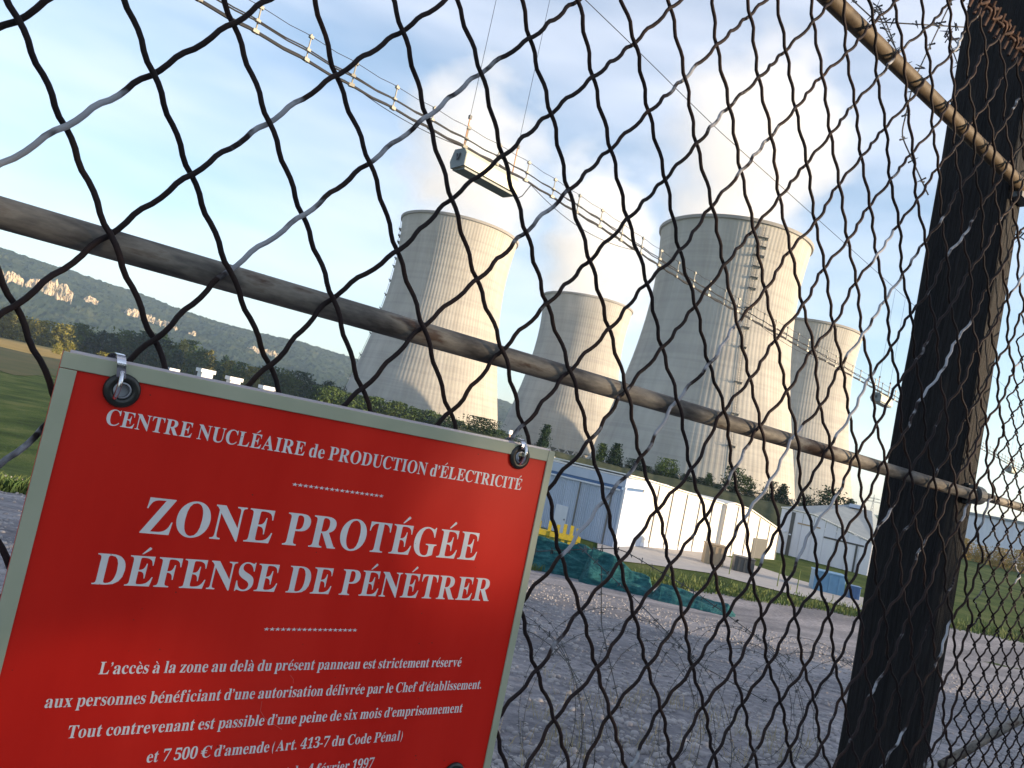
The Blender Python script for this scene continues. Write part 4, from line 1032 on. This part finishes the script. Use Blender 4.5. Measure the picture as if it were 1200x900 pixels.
# razor wire loops on the post arm, seen top right
def loops(az0, az1, el, D, label, seed, turns=5, rad=.16, pitch=.12):
    a_, b_ = P(az0, el, D), P(az1, el - 1.5, D * 1.15); rg = np.random.RandomState(seed); n = turns * 26; path = []
    for i in range(n + 1):
        t = i / n; th = 2 * PI * turns * t; c = a_.lerp(b_, t); rr = rad * (1 + .25 * math.sin(th * .37 + seed))
        path.append((c.x + rr * .75 * math.cos(th), c.y + .10 * math.sin(th * .5 + 1) + .3 * rr * math.sin(th), c.z + rr * math.sin(th)))
    b = MB(); barb_strand(path, .0017, b, .042, .018, seed); o = b.build('razor_wire_coil', M['barb']); tag(o, label, 'razor wire')
loops(61.2, 71.0, 30.0, 2.05, 'spiky razor wire loops beside the top of the dark post', 31, 5, .16)
strand([tuple(P(55.5, 33.5, 1.9)), tuple(P(58, 31.9, 1.95)), tuple(P(61, 31.7, 2.0)), tuple(P(66, 31.2, 2.15))], 'nearly level barbed strand under the upper edge, left of the post top', 32)
strand([tuple(P(62.9, 33.5, 2.0)), tuple(P(61.2, 28.5, 2.0)), tuple(P(61.0, 25.2, 2.02)), tuple(P(63.4, 21.5, 2.05))], 'hanging barbed strand curling down along the left side of the post', 33)
loops(68.9, 76, 19.5, 2.3, 'razor wire bits showing right of the post at middle height', 35, 3, .07)

# ------------------------------------------------------------------ the red sign
SY = FY - 0.0150            # front face of the plate
SX0, SX1, SZ1, SZ0 = 0.0540, 0.4478, -0.0055, -0.3080
sign = empty('warning_sign', (SX0, SY, EYE + SZ0)); tag(sign, 'red warning sign with pale frame and white French lettering hung on the mesh', 'sign')
W, Hs = SX1 - SX0, SZ1 - SZ0
def sxz(x, z): return (x - SX0, z - SZ0)
FW = 0.0098
holes = [(0.0896, -0.0222), (0.4087, -0.0162), (0.4092, -0.2915), (0.0900, -0.2920)]
def plate_with_holes():
    """front sheet around four round holes: grid of cells, hole cells filled by rings"""
    b = MB(); hs = [sxz(*h) for h in holes]; rh = 0.0052; c = 0.010
    xs = sorted(set([0, W] + [h[0] - c for h in hs] + [h[0] + c for h in hs])); zs = sorted(set([0, Hs] + [h[1] - c for h in hs] + [h[1] + c for h in hs]))
    for y, fl in ((0.0, 0), (0.003, 1)):
        for i in range(len(xs) - 1):
            for j in range(len(zs) - 1):
                x0, x1, z0, z1 = xs[i], xs[i + 1], zs[j], zs[j + 1]; cx_, cz_ = (x0 + x1) / 2, (z0 + z1) / 2
                inside = [h for h in hs if abs(h[0] - cx_) < c and abs(h[1] - cz_) < c]
                if not inside: b.add([(x0, y, z0), (x1, y, z0), (x1, y, z1), (x0, y, z1)], [(0, 1, 2, 3) if not fl else (3, 2, 1, 0)])
        for h in hs:
            # the square round each hole may be cut by grid lines of other holes: cover it with one ring
            n = 24; V = []
            for k in range(n):
                t = 2 * PI * k / n; ct, st = math.cos(t), math.sin(t); m_ = c / max(abs(ct), abs(st))
                V += [(h[0] + rh * ct, y, h[1] + rh * st), (h[0] + m_ * ct, y, h[1] + m_ * st)]
            b.add(V, [(2 * k, 2 * k + 1, (2 * k + 3) % (2 * n), (2 * k + 2) % (2 * n)) for k in range(n)])
    b.add([(0, 0, 0), (W, 0, 0), (W, 0, Hs), (0, 0, Hs), (0, .003, 0), (W, .003, 0), (W, .003, Hs), (0, .003, Hs)], [(0, 1, 5, 4), (1, 2, 6, 5), (2, 3, 7, 6), (3, 0, 4, 7)])
    return b
plate_with_holes().build('plate', M['sign_red'], sign)
o = MB().box(0.004, W - 0.002, 0.0036, 0.0052, 0.002, Hs + 0.0016).build('backing_sheet', M['plate_edge'], sign)
# frame strips: top runs to the right strip, left strip butts under the top one
fs = [('frame_strip', (0, W - FW * .78, Hs - FW * 1.0, Hs)), ('frame_strip', (0, FW * .95, FW, Hs - FW * 1.0 - .0003)), ('frame_strip', (W - FW * .78 + .0003, W, 0, Hs)), ('frame_strip', (0, W - FW * .78, 0, FW - .0003))]
for nm, (x0, x1, z0, z1) in fs:
    o = MB().box(x0, x1, -0.0016, -0.0001, z0, z1).build(nm, M['sign_frame'], sign); bevel(o, .0005, 2)
for i, h in enumerate(holes):
    hx, hz = sxz(*h)
    b = MB(); prof = [(.0050, .0)]; R0, r0 = .0078, .0030
    prof = [(R0 + r0 * math.cos(t), r0 * .8 * math.sin(t)) for t in np.linspace(0, 2 * PI, 13)[:-1]]
    b.lathe(prof, 30, closed=True); g = b.build('grommet', M['rubber'], sign, smooth=True); g.rotation_euler = (PI / 2, 0, 0); g.location = (hx, -.0012, hz)
    b = MB(); b.lathe([(.0040, -.0012), (.0056, -.0022), (.0058, .0005), (.0042, .0030)], 24, closed=True); q = b.build('eyelet', M['zinc'], g, smooth=True)
# steel hooks through the two upper holes, over the top edge and round the mesh wire
for i, (hx_, hz_) in enumerate(holes[:2]):
    hk = empty('hook', (hx_ - (.0045 if i == 0 else .0015), SY, EYE + hz_)); tag(hk, 'steel hook hanging the red sign at its ' + ('left' if i == 0 else 'right') + ' upper hole', 'hook', 'steel hooks holding the red sign')
    top = -0.0055 - hz_
    pth = [(.0015, -.0052, .0075), (.0005, -.0062, top - .004), (-.0005, -.0062, top + .001), (-.001, -.002, top + .0048), (-.002, .006, top + .0052), (-.003, .0165, top + .003), (-.003, .0185, top - .004)]
    k = np.arange(len(pth)); tt_ = np.linspace(0, len(pth) - 1, 30); pp = np.array([[np.interp(t, k, [q[c] for q in pth]) for c in range(3)] for t in tt_])
    for _ in range(4): pp[1:-1] = (pp[:-2] + 2 * pp[1:-1] + pp[2:]) / 4
    MB().ribbon(pp, (.0026, 0, 0), .0008, (0, -.6, .6)).build('strap', M['chrome'], hk, smooth=False)
    b = MB(); ov = []
    for t in np.linspace(0, 2 * PI, 33): ov.append((.0012 + .0003 * math.sin(t), -.0035 + .0055 * math.cos(t), .0032 + .0085 * math.sin(t)))
    b.tube(ov, .0014, 10, caps=False, up=(1, 0, 0)); b.build('link', M['chrome'], hk, smooth=True)

# --- lettering: bold serif glyphs, each line one flat printed part
GL = {}
def glyph(ch):
    if ch in GL: return GL[ch]
    cu = bpy.data.curves.new('g', 'FONT'); cu.body = ch; cu.size = 1.0; cu.resolution_u = 4
    o = bpy.data.objects.new('g', cu); COL.objects.link(o)
    bpy.context.view_layer.update()
    me = o.evaluated_get(bpy.context.evaluated_depsgraph_get()).to_mesh()
    v = np.array([tuple(q.co) for q in me.vertices]).reshape(-1, 3)[:, :2]; f = [tuple(p.vertices) for p in me.polygons]
    bpy.data.objects.remove(o); bpy.data.curves.remove(cu)
    GL[ch] = (v, f); return GL[ch]
def bold(ch):
    if 'A' <= ch <= 'Z': return chr(0x1D400 + ord(ch) - 65)
    if 'a' <= ch <= 'z': return chr(0x1D41A + ord(ch) - 97)
    if '0' <= ch <= '9': return chr(0x1D7CE + ord(ch) - 48)
    return ch
capv, _ = glyph(bold('H')); CAP = capv[:, 1].max() - capv[:, 1].min()
xv, _ = glyph(bold('x')); XH = xv[:, 1].max()
ACC = {'É': 'E', 'È': 'E', 'é': 'e', 'è': 'e', 'à': 'a', 'À': 'A'}
def quad_(pts): return np.array(pts, float), [tuple(range(len(pts)))]
def shape_of(ch):
    """list of (verts, faces) in units of cap height, and the advance"""
    if ch == ' ': return [], .33
    c = CAP
    if ch in ACC:
        base, adv = shape_of(ACC[ch]); v = base[0][0]; mid = (v[:, 0].min() + v[:, 0].max()) / 2; y = (1.06 if ch.isupper() else XH / c + .08)
        s = -1 if ch in 'èà' else 1
        q = [(mid - s * .10, y), (mid + s * .13, y + .25), (mid + s * .20, y + .21), (mid + s * .19, y + .17), (mid - s * .04, y)]
        if s < 0: q = q[::-1]
        return base + [quad_(q)], adv
    if ch == '.': t = np.linspace(0, 2 * PI, 13)[:-1]; return [(np.column_stack([.12 + .09 * np.cos(t), .085 + .09 * np.sin(t)]), [tuple(range(12))])], .26
    if ch in ",'":
        y = .0 if ch == ',' else .78
        t = np.linspace(0, 2 * PI, 13)[:-1]
        return [(np.column_stack([.12 + .095 * np.cos(t), y + .09 + .09 * np.sin(t)]), [tuple(range(12))]), quad_([(.13, y + .02), (.05, y - .15), (.08, y - .17), (.20, y - .05), (.215, y + .09)])], .30
    if ch == '-': return [quad_([(.05, .27), (.36, .27), (.36, .39), (.05, .39)])], .40
    if ch in '()':
        t = np.linspace(-1, 1, 12); s = -1 if ch == '(' else 1
        o_ = [(.18 + s * .17 * (1 - q * q), .36 + .60 * q) for q in t]; i_ = [(.18 + s * .06 * (1 - q * q), .36 + .60 * q) for q in t]
        P_ = np.array(o_ + i_[::-1]); return [(P_, [(k, k + 1, 22 - k, 23 - k) for k in range(11)])], .40
    if ch == '*':
        V = []; F = []
        for k in range(5):
            t = PI / 2 + k * 2 * PI / 5; n0 = len(V); V += [(.25, .35), (.25 + .13 * math.cos(t - .6), .35 + .13 * math.sin(t - .6)), (.25 + .34 * math.cos(t), .35 + .34 * math.sin(t)), (.25 + .13 * math.cos(t + .6), .35 + .13 * math.sin(t + .6))]; F.append((n0, n0 + 1, n0 + 2, n0 + 3))
        return [(np.array(V), F)], .62
    if ch == '€':
        b0, adv = shape_of('C'); b0 = [(q[0] + [.08, 0], q[1]) for q in b0]
        return b0 + [quad_([(-.02, .56), (.62, .56), (.65, .63), (.0, .63)]), quad_([(-.02, .38), (.58, .38), (.61, .45), (.0, .45)])], adv + .06
    v, f = glyph(bold(ch)); v = v / c; x0 = v[:, 0].min(); w = v[:, 0].max() - x0
    sb = .045 if ch not in 'ijlI' else .055
    return [(v - [x0 - sb, 0], f)], w + 2 * sb
def text_line(txt, xa, xb, zbase, cap, slope=0.0):
    """fit txt between xa and xb (fence coordinates), baseline zbase, capital height cap"""
    items = []; x = 0
    for ch in txt:
        sh, adv = shape_of(ch); items += [(v + [x, 0], f) for v, f in sh]; x += adv
    x0 = min(v[:, 0].min() for v, f in items); x1 = max(v[:, 0].max() for v, f in items); k = (xb - xa) / (x1 - x0)
    b = MB()
    for i, (v, f) in enumerate(items):
        X = (v[:, 0] - x0) * k + xa - SX0; Z = v[:, 1] * cap + zbase - SZ0
        b.add(np.column_stack([X, np.full(len(X), -0.00012 - (i % 4) * 0.00001), Z]), f)
    b.build('text_line', M['sign_white'], sign)
text_line("CENTRE NUCLÉAIRE de PRODUCTION d'ÉLECTRICITÉ", .0850, .4183, -.0446, .0098)
text_line("*" * 18, .2115, .2862, -.0673, .0043)
text_line("ZONE PROTÉGÉE", .1193, .3856, -.1092, .0232)
text_line("DÉFENSE DE PÉNÉTRER", .0990, .4085, -.1431, .0193)
text_line("*" * 18, .2152, .2890, -.1712, .0043)
text_line("L'accès à la zone au delà du présent panneau est strictement réservé", .1155, .3935, -.1993, .0078)
text_line("aux personnes bénéficiant d'une autorisation délivrée par le Chef d'établissement.", .0903, .4201, -.2190, .0078)
text_line("Tout contrevenant est passible d'une peine de six mois d'emprisonnement", .1065, .4048, -.2385, .0078)
text_line("et 7 500 € d'amende (Art. 413-7 du Code Pénal)", .1568, .3505, -.2580, .0078)
text_line("Décret du 4 février 1997", .2330, .3290, -.2780, .0078)
# two hair scratches on the print
mk('scratch', col=(0.60, 0.10, 0.08), rough=0.5)
b = MB(); b.tube([(x - SX0, -.0001, z - SZ0) for x, z in ((.226, -.221), (.2265, -.228), (.231, -.2335), (.246, -.2425))], .00016, 4); b.tube([(x - SX0, -.0001, z - SZ0) for x, z in ((.243, -.203), (.246, -.206), (.2465, -.209))], .00014, 4)
b.build('scratch', M['scratch'], sign)
b = MB(); rg = random.Random(12)
for _ in range(60):
    x, z, r = rg.uniform(.012, W - .012), rg.uniform(.012, Hs - .012) ** 1.0, rg.uniform(.00018, .0006)
    b.add([(x + r * math.cos(t) * rg.uniform(.6, 1.2), -.00022, z + r * math.sin(t) * rg.uniform(.6, 1.3)) for t in np.linspace(0, 2 * PI, 8)[:-1]], [tuple(range(7))])
o = b.build('dirt_specks', M['rust'], sign); o['kind'] = 'stuff'

# ------------------------------------------------------------------ steam from the towers
def steam_mat():
    m = bpy.data.materials.new('steam'); m.use_nodes = True; t = m.node_tree; t.nodes.clear(); L = t.links
    out_ = t.nodes.new('ShaderNodeOutputMaterial'); vol = t.nodes.new('ShaderNodeVolumePrincipled')
    vol.inputs['Color'].default_value = (1, 1, 1, 1); vol.inputs['Anisotropy'].default_value = 0.2
    c = t.nodes.new('ShaderNodeTexCoord')
    ln_ = t.nodes.new('ShaderNodeVectorMath'); ln_.operation = 'LENGTH'; L.new(c.outputs['Object'], ln_.inputs[0])
    mp_ = t.nodes.new('ShaderNodeMapping'); mp_.inputs['Scale'].default_value = (1, 1, 2.2); L.new(c.outputs['Object'], mp_.inputs['Vector'])
    oi = t.nodes.new('ShaderNodeObjectInfo'); mu = t.nodes.new('ShaderNodeMath'); mu.operation = 'MULTIPLY'; mu.inputs[1].default_value = 20; L.new(oi.outputs['Random'], mu.inputs[0])
    n = t.nodes.new('ShaderNodeTexNoise'); n.noise_dimensions = '4D'; n.inputs['Scale'].default_value = 1.5; n.inputs['Detail'].default_value = 3; n.inputs['Roughness'].default_value = 0.55
    L.new(mp_.outputs[0], n.inputs['Vector']); L.new(mu.outputs[0], n.inputs['W'])
    def math_(op, a_, b_=None, clamp=False):
        q = t.nodes.new('ShaderNodeMath'); q.operation = op; q.use_clamp = clamp
        for i, s in enumerate((a_, b_)):
            if s is None: continue
            if isinstance(s, (int, float)): q.inputs[i].default_value = s
            else: L.new(s, q.inputs[i])
        return q.outputs[0]
    fall = math_('SUBTRACT', 1.0, ln_.outputs['Value'], True)           # 1 in the middle, 0 at the hull
    d = math_('ADD', math_('MULTIPLY', fall, 1.25), math_('MULTIPLY', math_('SUBTRACT', n.outputs['Fac'], 0.5), 2.4))
    d = math_('SUBTRACT', d, 0.22); d = math_('MULTIPLY', d, 1.5, True)
    edge = math_('MULTIPLY', fall, 5.0, True)
    d = math_('MULTIPLY', math_('MULTIPLY', d, edge), STEAM_D)
    L.new(d, vol.inputs['Density']); L.new(vol.outputs[0], out_.inputs['Volume'])
    return m
STEAM_D = 0.024
M['steam'] = steam_mat()
b = MB(); pr = [(max(0.001, math.sin(t)), -math.cos(t)) for t in np.linspace(0, PI, 17)]; b.lathe(pr, 32); me_pl = b.mesh('steam_plume'); me_pl.materials.append(M['steam'])
for az, D, off, (dx, dz, rx, rz_, tilt), lab in [
        (30.25, 530, 0, (-2, 68, 70, 96, -.12), 'soft white steam plume above the left cooling tower'),
        (41.05, 700, 0, (0, 78, 78, 120, -.15), 'soft white steam plume above the small middle cooling tower'),
        (50.95, 400, 0, (0, 56, 62, 88, -.1), 'bright white steam plume above the tallest looking cooling tower')]:
    a_ = math.radians(az); o = bpy.data.objects.new('steam_plume', me_pl); o.location = (D * math.sin(a_) + dx, D * math.cos(a_), GROUND + 120 + dz); o.scale = (rx, rx, rz_); o.rotation_euler = (0, tilt, 0)
    COL.objects.link(o); tag(o, lab, 'steam plume', 'steam plumes above the cooling towers'); o['kind'] = 'stuff'
    o['kind'] = 'stuff'

# ------------------------------------------------------------------ the air
HAZE = 0.00011
hz = MB().box(-5800, 5800, -5800, 5800, -14, 420).build('haze'); tag(hz, kind='stuff'); hz['label'] = 'thin morning haze in the air over the whole valley'
hm = bpy.data.materials.new('haze'); hm.use_nodes = True; hm.node_tree.nodes.clear()
v_ = hm.node_tree.nodes.new('ShaderNodeVolumePrincipled'); v_.inputs['Density'].default_value = HAZE; v_.inputs['Color'].default_value = (0.62, 0.78, 1.0, 1); v_.inputs['Anisotropy'].default_value = 0.3
o_ = hm.node_tree.nodes.new('ShaderNodeOutputMaterial'); hm.node_tree.links.new(v_.outputs[0], o_.inputs['Volume']); hz.data.materials.append(hm)
